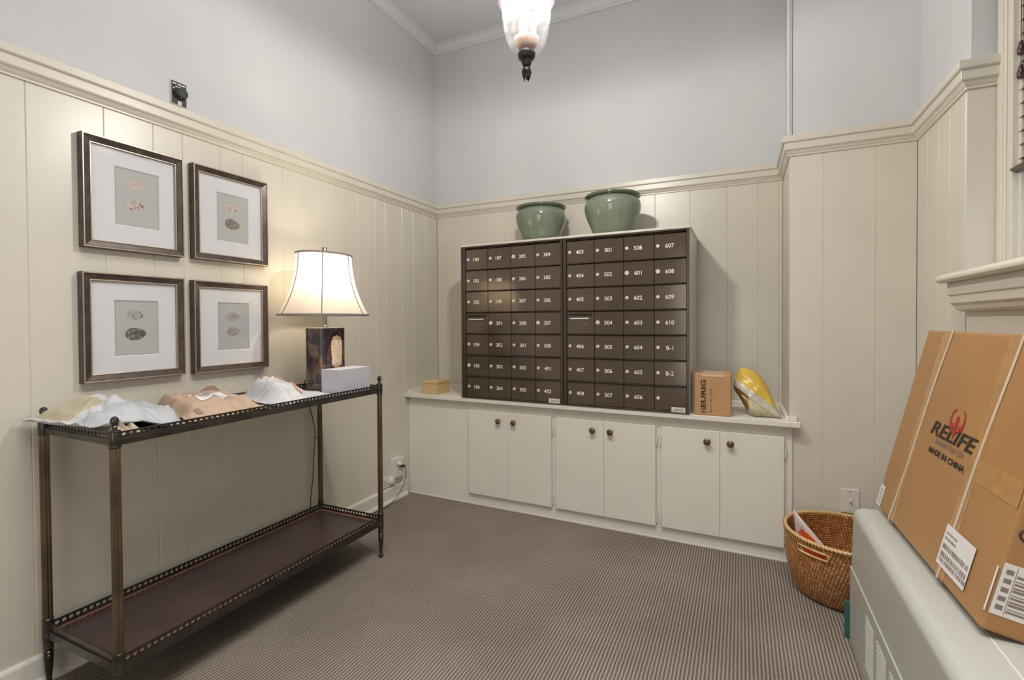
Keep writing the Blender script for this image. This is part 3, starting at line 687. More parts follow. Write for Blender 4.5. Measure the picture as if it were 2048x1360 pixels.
def gallery_run(b, p0, p1, z0, z1, cell):
    """pierced strip: square cells each with a round hole, between two thin rails"""
    p0 = Vector(p0); p1 = Vector(p1); L = (p1-p0).length; n = max(1, int(round(L/cell))); d = (p1-p0)/n
    hh = (z1-z0)/2; zc = (z0+z1)/2; r = min(hh, d.length/2)*0.66; t = Vector((-d.y, d.x, 0)).normalized()*0.0009
    du = d.normalized(); seg = 12
    for i in range(n):
        c = p0+d*(i+0.5)
        hw = d.length/2
        def pt(u, v, s): return (c.x+du.x*u+t.x*s, c.y+du.y*u+t.y*s, zc+v)
        sq = []; ci = []
        for k in range(seg):
            a = 2*PI*k/seg + PI/seg
            ca, sa = math.cos(a), math.sin(a); m = max(abs(ca), abs(sa))
            sq.append((ca/m*hw, sa/m*hh)); ci.append((ca*r, sa*r))
        for s in (-1, 1):
            A = [b.bm.verts.new(pt(u, v, s)) for u, v in sq]; B = [b.bm.verts.new(pt(u, v, s)) for u, v in ci]
            for k in range(seg): b.bm.faces.new((A[k], A[(k+1) % seg], B[(k+1) % seg], B[k]))
            if s == -1: B0 = B
        for k in range(seg): b.bm.faces.new((B0[k], B0[(k+1) % seg], B[(k+1) % seg], B[k]))
def tier(zb, zr, zg, zt, name, gname):
    w = 0.005
    r0 = 0.0128
    X0, X1, Y0, Y1 = TX0, TX1, TY0, TY1
    for (xa, xb, ya, yb) in ((X1-w, X1+w, Y0+r0, Y1-r0), (X0-w, X0+w, Y0+r0, Y1-r0), (X0+r0, X1-r0, Y0-w, Y0+w), (X0+r0, X1-r0, Y1-w, Y1+w)):
        b = MB(); b.box(xa, xb, ya, yb, zb, zr)
        rl = b.build('rail', 'tbl_metal', tb, bevel=0.0012)
        b = MB()
        if xb-xa < 0.02:
            xm = (xa+xb)/2; gallery_run(b, (xm, ya, 0), (xm, yb, 0), zr, zg-0.002, 0.0175)
            b.box(xm-0.0017, xm+0.0017, ya, yb, zg-0.002, zg); b.box(xm-0.0017, xm+0.0017, ya, yb, zr-0.001, zr+0.001)
        else:
            ym = (ya+yb)/2; gallery_run(b, (xa, ym, 0), (xb, ym, 0), zr, zg-0.002, 0.0175)
            b.box(xa, xb, ym-0.0017, ym+0.0017, zg-0.002, zg); b.box(xa, xb, ym-0.0017, ym+0.0017, zr-0.001, zr+0.001)
        b.build('gallery', 'tbl_metal', rl)
    b = MB(); b.box(X0+w, X1-w, Y0+w, Y1-w, zt-0.010, zt); tp = b.build(name, 'leather', tb)
    b = MB()
    for (xa, xb, ya, yb) in ((X0+w+.002, X0+w+.014, Y0+w+.002, Y1-w-.002), (X1-w-.014, X1-w-.002, Y0+w+.002, Y1-w-.002), (X0+w+.014, X1-w-.014, Y0+w+.002, Y0+w+.014), (X0+w+.014, X1-w-.014, Y1-w-.014, Y1-w-.002)):
        b.box(xa, xb, ya, yb, zt, zt+0.0006)
    b.build('border', 'leather_edge', tp)
ZT, ZL = 0.7885, 0.172
tier(0.772, 0.7895, 0.8085, ZT, 'top_tray', 'g')
tier(0.149, 0.174, 0.196, ZL, 'lower_tray', 'g')

# ---------------------------------------------------------------- table lamp
ZTT = ZT+0.0007
lp = thing('table_lamp', (LAMP[0], LAMP[1], ZTT), 'lit table lamp with a cream bell shade and marbled brown base', 'lamp')
lx, ly = LAMP
def rrect(hx, hy, r, n=5):
    pts = []
    for cx, cy, a0 in ((hx-r, hy-r, 0), (-hx+r, hy-r, PI/2), (-hx+r, -hy+r, PI), (hx-r, -hy+r, 1.5*PI)):
        for k in range(n+1): a = a0+PI/2*k/n; pts.append((cx+r*math.cos(a), cy+r*math.sin(a)))
    return pts
b = MB(); b.loft([[(lx+p, ly+q, z) for p, q in rrect(0.060, 0.080, 0.020)] for z in (ZTT, ZTT+0.006)]); b.build('foot_plate', 'pole', lp)
b = MB(); b.loft([[(lx+p, ly+q, z) for p, q in rrect(0.055, 0.074, 0.018)] for z in (ZTT+0.006, ZTT+0.286)]); bs = b.build('base', 'marble', lp, smooth=True, auto=40)
b = MB(); b.loft([[(lx+p, ly+q, z) for p, q in rrect(0.056, 0.075, 0.018)] for z in (ZTT+0.286, ZTT+0.2895)]); b.build('base_cap', 'crystal', lp, bevel=0.0008)
b = MB(); b.lathe((lx, ly, 0), [(0.014, ZTT+0.2895), (0.014, ZTT+0.296), (0.008, ZTT+0.300), (0.008, 1.20), (0.012, 1.205), (0.012, 1.235)], 20); b.build('pole', 'pole', lp, smooth=True, auto=35)
wbm = mat('warm_bulb', (1, 0.9, 0.7), 0.4, emis=(1.0, 0.82, 0.55), estr=6)
for k_ in (-1, 1):
    b = MB(); b.lathe((lx, ly+0.045*k_, 0), [(0.009, 1.235), (0.011, 1.245), (0.020, 1.270), (0.023, 1.295), (0.018, 1.318), (0.006, 1.326)], 16); b.build('bulb', wbm, lp, smooth=True)
b = MB(); b.tube([(lx, ly-0.045, 1.238), (lx, ly-0.03, 1.226), (lx, ly, 1.222), (lx, ly+0.03, 1.226), (lx, ly+0.045, 1.238)], 0.005); b.build('socket_arm', 'pole', lp, smooth=True)
# oval inlay on the base's room-facing side
b = MB(); pts = []; cx_, cz_ = ly+0.014, ZTT+0.178
ring0 = []; ring1 = []
for k in range(40):
    a = 2*PI*k/40; r = 1+0.05*math.sin(9*a); ring0.append((lx+0.0551, cx_+0.033*r*math.cos(a), cz_+(0.044 if math.sin(a) > 0 else -0.044)*min(1, abs(math.sin(a))*3)+0.030*r*math.sin(a)))
    ring1.append((lx+0.060, cx_+(ring0[-1][1]-cx_)*0.8, cz_+(ring0[-1][2]-cz_)*0.88))
b.loft([ring0, ring1], True, True); b.build('inlay', 'bark_tan', bs, smooth=True, auto=50)
# bell shade, oval plan, six seams
ZS0, ZS1 = 1.137, 1.414
SA, SB = 0.215, 0.158        # half axes at the bottom (y, x)
def shade_r(t):              # t 0 bottom .. 1 top
    return 0.615 + 0.385*(1-t)**2.1
def shade_pt(a, t, k=1.0):
    r = shade_r(t)*k
    lift = 0.006*math.cos(6*a)*(1-t)
    ca, sa = math.cos(a), math.sin(a)
    e = 0.90
    px = math.copysign(abs(ca)**e, ca); py = math.copysign(abs(sa)**e, sa)
    return (lx+SB*r*px, ly+SA*r*py, ZS0+(ZS1-ZS0)*t+lift*0)
NS = 72; NT = 18
b = MB()
R = [[shade_pt(2*PI*k/NS, i/NT) for k in range(NS)] for i in range(NT+1)]
b.loft(R, False, False); sh = b.build('lamp_shade', 'shade', lp, smooth=True)
b = MB(); b.tube([shade_pt(2*PI*k/NS, 0, 1.004) for k in range(NS+1)], 0.0045, 8); b.build('bottom_trim', 'piping', sh, smooth=True)
b = MB(); b.tube([shade_pt(2*PI*k/NS, 1, 1.006) for k in range(NS+1)], 0.0045, 8); b.build('top_trim', 'piping', sh, smooth=True)
for q in range(6):
    a = math.radians(-39+60*q)
    b = MB(); b.tube([shade_pt(a, i/NT, 1.008) for i in range(NT+1)], 0.0026, 6); b.build('seam', 'piping', sh, smooth=True)
b = MB(); b.lathe((lx, ly, 0), [(0.0115, 1.400), (0.0115, 1.444), (0.009, 1.448)], 14)
b.build('finial', 'pole', lp, smooth=True, auto=40)
b = MB()
for a in (0, 2*PI/3, 4*PI/3): b.tube([(lx, ly, 1.41), (shade_pt(a, 1)[0], shade_pt(a, 1)[1], 1.416)], 0.0015, 6)
for s in (-1, 1): b.tube([(lx, ly+s*0.012, 1.22), (lx, ly+s*0.060, 1.25), (lx, ly+s*0.066, 1.31), (lx, ly+s*0.045, 1.37), (lx, ly, 1.405)], 0.0018, 6)
b.build('harp', 'pole', lp, smooth=True)
# lamp cord: down behind the table, along the wall, up to the outlet
def spline(pts, n=8):
    P = [Vector(p) for p in pts]; out = []
    for i in range(len(P)-1):
        p0 = P[max(i-1, 0)]; p1 = P[i]; p2 = P[i+1]; p3 = P[min(i+2, len(P)-1)]
        for k in range(n):
            t = k/n; out.append(0.5*((2*p1)+(-p0+p2)*t+(2*p0-5*p1+4*p2-p3)*t*t+(-p0+3*p1-3*p2+p3)*t**3))
    out.append(P[-1]); return out
b = MB(); b.tube(spline([(lx-0.05, ly+0.02, 0.793), (0.08, -1.215, 0.806), (0.050, -1.205, 0.822), (0.030, -1.20, 0.815), (0.024, -1.19, 0.76), (0.024, -1.165, 0.68), (0.026, -1.144, 0.60), (0.030, -1.140, 0.54), (0.026, -1.145, 0.45), (0.022, -1.150, 0.33), (0.022, -1.165, 0.22), (0.022, -1.16, 0.12), (0.030, -1.10, 0.02), (0.031, -0.95, 0.006), (0.035, -0.75, 0.006), (0.040, -0.62, 0.006), (0.046, -0.54, 0.03), (0.055, -0.470, 0.10), (0.066, -0.462, 0.17), (0.066, -0.475, 0.205)]), 0.0022, 6)
cordo = b.build('power_cord', 'cord', lp, smooth=True)
b = MB(); b.lathe((0.034, -0.475, 0.2115), [(0.009, 0), (0.010, 0.012), (0.007, 0.030), (0.004, 0.034)], 12, axis='x'); b.build('plug', 'cord', lp, smooth=True)
b = MB(); b.tube([(TX0-0.016, TY1, 0.53), (TX0-0.011, TY1+0.0135, 0.53), (TX0+0.011, TY1+0.0135, 0.53), (TX0+0.016, TY1, 0.53), (TX0+0.011, TY1-0.0135, 0.53), (TX0-0.011, TY1-0.0245, 0.53), (TX0-0.016, TY1, 0.53)], 0.0012, 6); b.build('cable_tie', 'cord', lp)

# ---------------------------------------------------------------- outlets
t = thing('power_outlet', (0.0, -0.489, 0.145), 'boxed white power outlet with a black lamp plug beside the cabinets', 'outlet')
b = MB(); b.box(0.0, 0.032, -0.535, -0.443, 0.143, 0.263); b.build('box', 'white_plastic', t, bevel=0.003)
b = MB(); b.box(0.032, 0.034, -0.528, -0.450, 0.150, 0.256); pl = b.build('cover_plate', 'white_plastic', t, bevel=0.001)
for z in (0.185, 0.2315):
    b = MB(); b.lathe((0.034, -0.489, z), [(0.016, 0), (0.016, 0.0015)], 20, axis='x'); so = b.build('socket', 'white_plastic', pl)
b = MB(); b.lathe((0.036, -0.500, 0.232), [(0.013, 0), (0.013, 0.020), (0.009, 0.026)], 16, axis='x'); b.build('adapter', 'white_plastic', t, smooth=True, auto=40)
t = thing('low_outlet', (0.0, -0.575, 0.10), 'low white outlet strip with a round plug just above the baseboard', 'outlet')
b = MB(); b.box(0.0, 0.010, -0.640, -0.500, 0.100, 0.158); b.build('plate', 'white_plastic', t, bevel=0.002)
b = MB(); b.box(0.010, 0.0105, -0.600, -0.592, 0.118, 0.124); b.box(0.010, 0.0105, -0.585, -0.577, 0.118, 0.124); b.box(0.010, 0.0105, -0.600, -0.592, 0.134, 0.140); b.build('slots', 'greyink', t)
b = MB(); b.lathe((0.010, -0.535, 0.130), [(0.025, 0), (0.025, 0.010), (0.018, 0.016), (0.006, 0.018)], 24, axis='x'); b.build('round_plug', 'white_plastic', t, smooth=True, auto=40)
b = MB(); b.tube(spline([(0.026, -0.545, 0.110), (0.032, -0.53, 0.098), (0.030, -0.49, 0.105), (0.024, -0.45, 0.125), (0.014, -0.42, 0.14)]), 0.0016, 6); b.build('cable', 'grey_cord', t)
t = thing('wall_plate', (2.38, -DCH, 0.262), 'white wall plate with a coax jack above the wicker basket', 'wall plate')
b = MB(); b.box(2.349, 2.414, -DCH-0.006, -DCH, 0.262, 0.367); b.build('plate', 'white_plastic', t, bevel=0.0025)
b = MB(); b.lathe((2.3815, -DCH-0.006, 0.315), [(0.006, 0), (0.006, 0.003), (0.004, 0.004), (0.004, 0.012), (0.001, 0.012)], 12, axis='-y'); b.build('jack', 'lock', t)
b = MB()
for z in (0.274, 0.355): b.lathe((2.3815, -DCH-0.006, z), [(0.003, 0), (0.002, 0.0012)], 10, axis='-y')
b.build('screws', 'greyink', t)

# ---------------------------------------------------------------- pendant
px_, py_ = PEND
pd = thing('pendant_light', (px_, py_, 1.913), 'lit glass bell jar pendant with a dark bronze finial hanging from the ceiling', 'lamp')
gp = [(0.022, 1.998), (0.032, 2.004), (0.050, 2.018), (0.064, 2.040), (0.0745, 2.072), (0.081, 2.110), (0.0835, 2.145), (0.0845, 2.180), (0.088, 2.205), (0.096, 2.32), (0.101, 2.37)]
b = MB(); b.lathe((px_, py_, 0), gp+[(r-0.003, z+0.001) for r, z in gp[::-1]], 48, cap0=False, cap1=False); b.build('glass_jar', 'glass', pd, smooth=True, auto=80)
b = MB(); b.lathe((px_, py_, 0), [(0.0855, 2.179), (0.0955, 2.179), (0.0965, 2.190), (0.0905, 2.196), (0.0855, 2.196), (0.0855, 2.179)], 48, cap0=False, cap1=False); b.build('band', 'pend_metal', pd, smooth=True, auto=40)
b = MB(); b.lathe((px_, py_, 0), [(0.012, 1.9640), (0.0165, 1.972), (0.0185, 1.984), (0.026, 1.988), (0.0285, 1.993), (0.0300, 1.999), (0.0305, 2.005), (0.028, 2.012), (0.018, 2.016), (0.008, 2.017)], 32); b.build('bottom_cup', 'pend_metal', pd, smooth=True, auto=45)
b = MB(); b.lathe((px_, py_, 0), [(0.018, 2.017), (0.034, 2.030), (0.041, 2.046), (0.042, 2.056), (0.038, 2.053), (0.030, 2.040), (0.012, 2.036)], 32); b.build('bobeche', mat('amber_cup', (0.30, 0.20, 0.15), 0.3), pd, smooth=True)
b = MB(); b.tube([(px_, py_, 2.03), (px_, py_, 2.62)], 0.004, 8); b.build('stem', 'pend_metal', pd)
for k in range(3):
    a = 2*PI*k/3+0.5; cx_, cy_ = px_+0.024*math.cos(a), py_+0.024*math.sin(a)
    b = MB(); b.lathe((cx_, cy_, 0), [(0.009, 2.048), (0.009, 2.088), (0.006, 2.089)], 14); b.build('candle_sleeve', 'lettering', pd, smooth=True, auto=40)
    b = MB(); b.lathe((cx_, cy_, 0), [(0.005, 2.089), (0.011, 2.105), (0.011, 2.120), (0.006, 2.140), (0.001, 2.150)], 14); b.build('bulb', mat('pendant_bulb_glow', (1, 0.95, 0.9), 0.4, emis=(1.0, 0.95, 0.88), estr=14), pd, smooth=True)
for k in range(3):
    a = 2*PI*k/3+1.05
    b = MB(); rings = []
    for z, r, w in ((1.968, 0.005, 0.005), (1.957, 0.0110, 0.0105), (1.944, 0.0135, 0.0120), (1.929, 0.0115, 0.0085), (1.914, 0.0070, 0.0010)):
        c = Vector((px_+r*math.cos(a), py_+r*math.sin(a), z)); e = Vector((-math.sin(a), math.cos(a), 0)); rr_ = Vector((math.cos(a), math.sin(a), 0))
        rings.append([tuple(c+e*w*math.cos(t_)+rr_*(w*0.32*math.sin(t_)-w*0.35*math.cos(t_)**2)) for t_ in [2*PI*j/10 for j in range(10)]])
    b.loft(rings); b.build('leaf', 'pend_metal', pd, smooth=True)
b = MB(); b.lathe((px_, py_, 0), [(0.103, 2.37), (0.103, 2.376), (0.098, 2.378), (0.098, 2.37)], 40, cap0=False, cap1=False); b.build('top_ring', 'pend_metal', pd)
for k in range(3):
    a = 2*PI*k/3; b = MB(); b.tube([(px_+0.1*math.cos(a), py_+0.1*math.sin(a), 2.374), (px_, py_, 2.62)], 0.0022, 6); b.build('hanging_rod', 'pend_metal', pd)
b = MB(); b.tube([(px_, py_, 2.62), (px_, py_, CEIL-0.03)], 0.005, 8); b.build('rod', 'pend_metal', pd)
b = MB(); b.lathe((px_, py_, 0), [(0.008, 2.985), (0.03, 2.995), (0.060, 3.012), (0.065, CEIL)], 32); b.build('canopy', 'pend_metal', pd, smooth=True, auto=40)

# ---------------------------------------------------------------- wooden box, brown box and yellow bag on the counter
ZK1 = ZK+0.0004
SKEW[0] = 0.079
t = thing('wooden_box', (0.198, -0.325, ZK1), 'small pale pine box with a lid on the counter left of the mailboxes', 'box')
b = MB(); b.box(0.128, 0.237, -0.398, -0.240, ZK1, ZK1+0.066); b.build('body', 'wood_box', t, bevel=0.0015)
b = MB(); b.box(0.126, 0.239, -0.400, -0.238, ZK1+0.0668, ZK1+0.083); b.build('lid', 'wood_box', t, bevel=0.002)
kx0, kx1, kz = 1.7475, 1.911, 0.200
t = thing('cardboard_box', ((kx0+kx1)/2, -0.335, ZK1), 'small brown cardboard box printed with a coffee maker name on the counter', 'box')
b = MB(); b.box(kx0, kx1, -0.405, -0.265, ZK1, ZK1+kz); b.build('carton', 'card', t, bevel=0.006, bseg=3)
b = MB(); b.box(kx0+0.034, kx1-0.030, -0.4056, -0.4052, ZK1+kz-0.014, ZK1+kz-0.004); b.box(kx0+0.034, kx1-0.030, -0.400, -0.27, ZK1+kz+0.0001, ZK1+kz+0.0005); b.build('tape', 'tape_light', t)
yk = -0.4056
text_obj('printing', 'EURIG', 0.03, (1.7890, yk, 0.751), (0, 0, 1), (-1, 0, 0), 'ink', t, bold=0.0009, fit=(0.131, 0.0225))
b = MB()     # the K with its row of dots, turned on its side
for k in range(3): b.lathe((1.7800+0.0092*k, yk+0.0002, 0.663), [(0.0036, 0), (0.0036, 0.0004)], 14, axis='-y')
for s in (-1, 1):
    b.poly([(1.7890, yk, 0.670), (1.7890, yk, 0.6755), (1.7890+s*0.0115, yk, 0.6845), (1.7890+s*0.0115, yk, 0.6785)], (0, 0.0003, 0))
b.build('printing', 'ink', t)
text_obj('slogan', 'Brew the love.', 0.012, (1.8210, yk, 0.7195), (0, 0, 1), (-1, 0, 0), 'greyink', t, fit=(0.118, 0.0125), shear=0.2)

# crumpled pouch leaning on the box: a lobed outline swollen front and back, its top leaning to the wall
out_ = [(1.946, .862), (1.972, .866), (2.000, .858), (2.030, .838), (2.052, .806), (2.070, .772), (2.088, .728), (2.106, .685), (2.124, .649), (2.085, .6475), (2.045, .6468), (2.010, .6475), (1.985, .663), (1.966, .692), (1.945, .730), (1.924, .762), (1.9205, .790), (1.930, .822)]
no_ = len(out_); oc = (2.015, .755)
def opt(a):
    k = a % no_; i0 = int(k); f = k-i0; p0, p1, p2, p3 = [out_[(i0+q) % no_] for q in (-1, 0, 1, 2)]
    return [0.5*((2*p1[c])+(-p0[c]+p2[c])*f+(2*p0[c]-5*p1[c]+4*p2[c]-p3[c])*f*f+(-p0[c]+3*p1[c]-3*p2[c]+p3[c])*f**3) for c in (0, 1)]
b = MB(); NO = 108; NRg = 22
def pouch_pt(k, t, side):
    p = opt(k*no_/NO); x = oc[0]+(p[0]-oc[0])*t; z = oc[1]+(p[1]-oc[1])*t
    th = 0.034*(1-t**2.6)**0.6
    d = (z-0.62)*0.0-(x-1.92)*0.0
    ridge = ((x-1.93)*0.72+(z-0.795))               # distance below / above the pale band
    cr_ = noise.noise(Vector((x*34, z*34, side*3.1)))*0.0045+abs(noise.noise(Vector((x*60+z*45, z*60, side*5))))*0.0035
    bulge = (0.016*math.exp(-((ridge+0.075)/0.045)**2)-0.007*math.exp(-((ridge+0.028)/0.010)**2)) if side < 0 else 0
    y = -0.345+(z-0.646)*0.30+side*(th+(cr_+bulge)*(1-t**4))
    return (max(x, 1.9135), y, max(z, ZK1+0.0006))
for side in (-1, 1):
    rows_ = [[b.bm.verts.new(pouch_pt(k, max(0.02, r/NRg), side)) for k in range(NO)] for r in range(NRg+1)]
    for r in range(NRg):
        for k in range(NO): b.bm.faces.new((rows_[r][k], rows_[r][(k+1) % NO], rows_[r+1][(k+1) % NO], rows_[r+1][k]))
    b.bm.faces.new(rows_[0])
bmesh.ops.remove_doubles(b.bm, verts=b.bm.verts, dist=0.0004)
for f in b.bm.faces:
    c = f.calc_center_median(); rg = ((c.x-1.93)*0.72+(c.z-0.795))+0.004*noise.noise(Vector((c.x*30, c.z*30, 1)))
    f.material_index = 0 if rg > 0.020 else (1 if rg > -0.016 else (3 if c.x < 1.985 else 2))
bag = b.build('food_pouch', ['yellow', 'bag_white', 'bag_olive', 'bag_brown'], loc=(2.03, -0.36, ZK), smooth=True, auto=50)
tag(bag, 'crumpled yellow and olive food pouch leaning against the small cardboard box', 'bag')
SKEW[0] = 0.0

# ---------------------------------------------------------------- white carton and mailers on the table
b = MB(); b.box(0.288, 0.388, -1.341, -1.146, ZTT, ZTT+0.108)
wb = b.build('white_box', 'white_box', loc=(0.338, -1.24, ZTT), bevel=0.0015)
tag(wb, 'small plain white cardboard box on the table in front of the lamp', 'box')

def mailer(name, corners, hgt, seed, m, label, cat='package', z0=None, group=None, lean=None, crease=1.0, n=84, over=None, hf=None, em=(0.2, 0.2, 0.2, 0.2), mfun=None, mats=None):
    rnd = random.Random(int(seed*100))
    lines = []
    for _ in range(34):
        lines.append((rnd.random(), rnd.random(), rnd.uniform(0, PI), rnd.uniform(0.003, 0.0105)*rnd.choice((1, 1, -1)), rnd.uniform(0.018, 0.075), rnd.uniform(0.08, 0.36)))
    c00, c10, c11, c01 = [Vector((*c, 0)) for c in corners]
    z0 = ZTT if z0 is None else z0
    b = MB(); top = []; bot = []
    for i in range(n+1):
        rt_, rb_ = [], []
        for j in range(n+1):
            u, v = i/n, j/n
            p = (c00*(1-u)+c10*u)*(1-v)+(c01*(1-u)+c11*u)*v
            sm = lambda q: q*q*(3-2*q)
            sh_ = sm(min(1, u/em[0]))*sm(min(1, (1-u)/em[1]))*sm(min(1, v/em[2]))*sm(min(1, (1-v)/em[3]))
            if hf: sh_ *= hf(u, v)
            nz = noise.noise(Vector((u*2.6+seed, v*2.6, seed)))
            cz = 0
            for lu, lv, la, amp, wd, ln in lines:
                du_, dv_ = u-lu, v-lv; al = du_*math.cos(la)+dv_*math.sin(la); pe = -du_*math.sin(la)+dv_*math.cos(la)
                if abs(al) < ln and abs(pe) < wd: cz += amp*(1-abs(pe)/wd)*(1-(al/ln)**2)
            edge = 0.006*(1+noise.noise(Vector((u*7, v*7, seed+9))))
            z = edge + hgt*sh_*(0.96+0.12*nz) + crease*cz*min(1, 0.35+sh_)
            wob = Vector((noise.noise(Vector((u*3, v*3, seed+2))), noise.noise(Vector((u*3, v*3, seed+4))), 0))*0.012
            q = p+wob
            lift = over(u, v, q) if over else 0
            zz = max(z, 0.0022)+lift
            rt_.append(b.bm.verts.new((q.x, q.y, z0+zz)))
            edgef = (i in (0, n) or j in (0, n))
            rb_.append(b.bm.verts.new((q.x, q.y, z0+lift+ (max(z, 0.0022)-0.0015 if edgef else 0.0002))))
        top.append(rt_); bot.append(rb_)
    for i in range(n):
        for j in range(n):
            f = b.bm.faces.new((top[i][j], top[i+1][j], top[i+1][j+1], top[i][j+1]))
            if mfun: f.material_index = mfun((i+.5)/n, (j+.5)/n)
            b.bm.faces.new((bot[i][j], bot[i][j+1], bot[i+1][j+1], bot[i+1][j]))
    for i in range(n):
        for (A, B) in (((i, 0), (i+1, 0)), ((i, n), (i+1, n)), ((0, i), (0, i+1)), ((n, i), (n, i+1))):
            b.bm.faces.new((top[A[0]][A[1]], top[B[0]][B[1]], bot[B[0]][B[1]], bot[A[0]][A[1]]))
    cx = sum(c[0] for c in corners)/4; cy = sum(c[1] for c in corners)/4
    o = b.build(name, mats or m, loc=(cx, cy, z0), smooth=True, auto=38)
    tag(o, label, cat, group); return o
G = 'mailers on the table'
rise = lambda u, v, q: 0.024*max(0, min(1, (-2.155-q.y)/0.025+1))
mailer('tan_mailer', [(0.055, -2.168), (0.395, -2.168), (0.400, -2.10), (0.060, -2.10)], 0.018, 3.1, 'kraft_pale', 'tan crumpled paper envelope under the grey mailer at the near table end', group=G)
mailer('grey_mailer', [(0.020, -2.228), (0.345, -2.205), (0.398, -1.990), (0.060, -1.930)], 0.066, 1.7, 'poly', 'large crumpled pale grey poly mailer at the near end of the table', group=G, crease=1.0, em=(0.22, 0.14, 0.12, 0.10), hf=lambda u, v: min(1, 0.12+v/0.42)*(1-0.12*v)*(1.08-0.4*u),
       z0=ZTT+0.0005, over=lambda u, v, q: 0.026*max(0.0, min(1.0, (-2.03-q.y)/0.06)), mats=['poly', 'kraft_pale', 'poly_white'], mfun=lambda u, v: (1 if (0.04 < v < 0.36+0.1*u and 0.16 < u < 0.62) else (2 if v < 0.55 and u < 0.75 else 0)))
km = mailer('kraft_mailer', [(0.060, -1.905), (0.392, -1.965), (0.392, -1.690), (0.055, -1.60)], 0.050, 5.9, 'kraft', 'brown kraft paper mailer with a shipping label in the middle of the table', group=G, crease=0.85, em=(0.12, 0.30, 0.15, 0.2), hf=lambda u, v: (1.15-0.35*u)*(1-0.25*v))
b = MB(); LN = 10; g = []
def surf_label(o, name, corners, m, lift=0.0016, n=12):
    """a paper label laid on the top surface of a mailer, following its creases"""
    me = o.data; org = origin_of(o)
    from mathutils.bvhtree import BVHTree
    bv = BVHTree.FromPolygons([v.co+org for v in me.vertices], [p.vertices[:] for p in me.polygons])
    b = MB(); G_ = []
    C4 = [Vector((*c, 0)) for c in corners]
    for i in range(n+1):
        r_ = []
        for j in range(n+1):
            u, v = i/n, j/n; p = (C4[0]*(1-u)+C4[1]*u)*(1-v)+(C4[3]*(1-u)+C4[2]*u)*v
            h_ = bv.ray_cast(Vector((p.x, p.y, 2)), Vector((0, 0, -1)))
            z = h_[0].z if h_[0] else org.z
            r_.append(b.bm.verts.new((p.x, p.y, z+lift)))
        G_.append(r_)
    for i in range(n):
        for j in range(n): b.bm.faces.new((G_[i][j], G_[i+1][j], G_[i+1][j+1], G_[i][j+1]))
    return b.build(name, m, o, smooth=True)
lb = surf_label(km, 'shipping_label', [(0.17, -1.85), (0.29, -1.87), (0.28, -1.74), (0.16, -1.73)], 'label')
for k in range(3): surf_label(km, 'label_line', [(0.19+k*0.03, -1.83), (0.197+k*0.03, -1.83), (0.192+k*0.03, -1.755), (0.185+k*0.03, -1.755)], 'greyink', lift=0.0022, n=8)
surf_label(km, 'printed_mark', [(0.335, -1.925), (0.362, -1.925), (0.362, -1.905), (0.335, -1.905)], 'greyink')
# the mailer's stiff flap standing up at its far edge
b = MB(); b.poly([(0.050, -1.745, ZTT+0.030), (0.058, -1.630, ZTT+0.025), (0.062, -1.670, ZTT+0.066), (0.058, -1.700, ZTT+0.068)], (0.003, 0, 0)); b.build('flap', 'kraft', km, bevel=0.001)
wm = mailer('white_mailer', [(0.062, -1.580), (0.390, -1.655), (0.398, -1.352), (0.075, -1.332)], 0.070, 8.3, 'poly_white', 'crumpled white poly mailer with an orange stripe next to the lamp', group=G, crease=0.9, em=(0.16, 0.40, 0.30, 0.08), hf=lambda u, v: (1.0 if v < 0.5 else max(0.12, 1-(v-0.5)/0.3))*(1.25-0.55*u))
surf_label(wm, 'orange_stripe', [(0.12, -1.475), (0.345, -1.500), (0.345, -1.491), (0.12, -1.466)], 'orange', n=24, lift=0.003)

# ---------------------------------------------------------------- wicker basket
t = thing('wicker_basket', (2.34, -0.63, 0), 'round brown wicker basket with cut-out handles on the carpet', 'basket')
def bas(a, v):
    """a angle, v height fraction"""
    f = v**0.75
    rx = 0.188+(0.236-0.188)*f + 0.012*math.sin(PI*v); ry = 0.165+(0.206-0.165)*f+0.012*math.sin(PI*v)
    cx = 2.345+0.008*f; cy = -0.600-0.052*f
    dip = 0.016*math.cos(2*(a+0.55)) * v**3
    return Vector((cx+rx*math.cos(a), cy+ry*math.sin(a), 0.004+0.262*v+dip*0.3))
NU, NV = 160, 30
b = MB(); uvl = b.bm.loops.layers.uv.new('UVMap')
V = [[b.bm.verts.new(bas(2*PI*i/NU, j/NV)) for i in range(NU)] for j in range(NV+1)]
h0 = math.radians(-132); hw = 0.26
def in_hole(a, v):
    for c in (h0, h0+PI):
        d = (a-c+PI) % (2*PI)-PI
        if abs(d) < hw and 0.80 < v < 0.90: return True
    return False
for j in range(NV):
    for i in range(NU):
        if in_hole(2*PI*(i+.5)/NU, (j+.5)/NV): continue
        f = b.bm.faces.new((V[j][i], V[j][(i+1) % NU], V[j+1][(i+1) % NU], V[j+1][i]))
        for lo, (uu, vv) in zip(f.loops, ((i, j), (i+1, j), (i+1, j+1), (i, j+1))): lo[uvl].uv = (uu/NU*1.36, vv/NV*0.27)
cb_ = b.bm.verts.new((2.345, -0.600, 0.004))
for i in range(NU):
    f = b.bm.faces.new((V[0][(i+1) % NU], V[0][i], cb_))
    for lo, uvv in zip(f.loops, ((i/NU, 0), ((i+1)/NU, 0), (i/NU, 0.2))): lo[uvl].uv = uvv
bo = b.build('basket_body', 'weave', t, smooth=True)
so = bo.modifiers.new('sol', 'SOLIDIFY'); so.thickness = 0.007; so.offset = -1
b = MB(); b.tube([bas(2*PI*k/120, 1.0)+Vector((0, 0, 0.001)) for k in range(121)], 0.0062, 8)
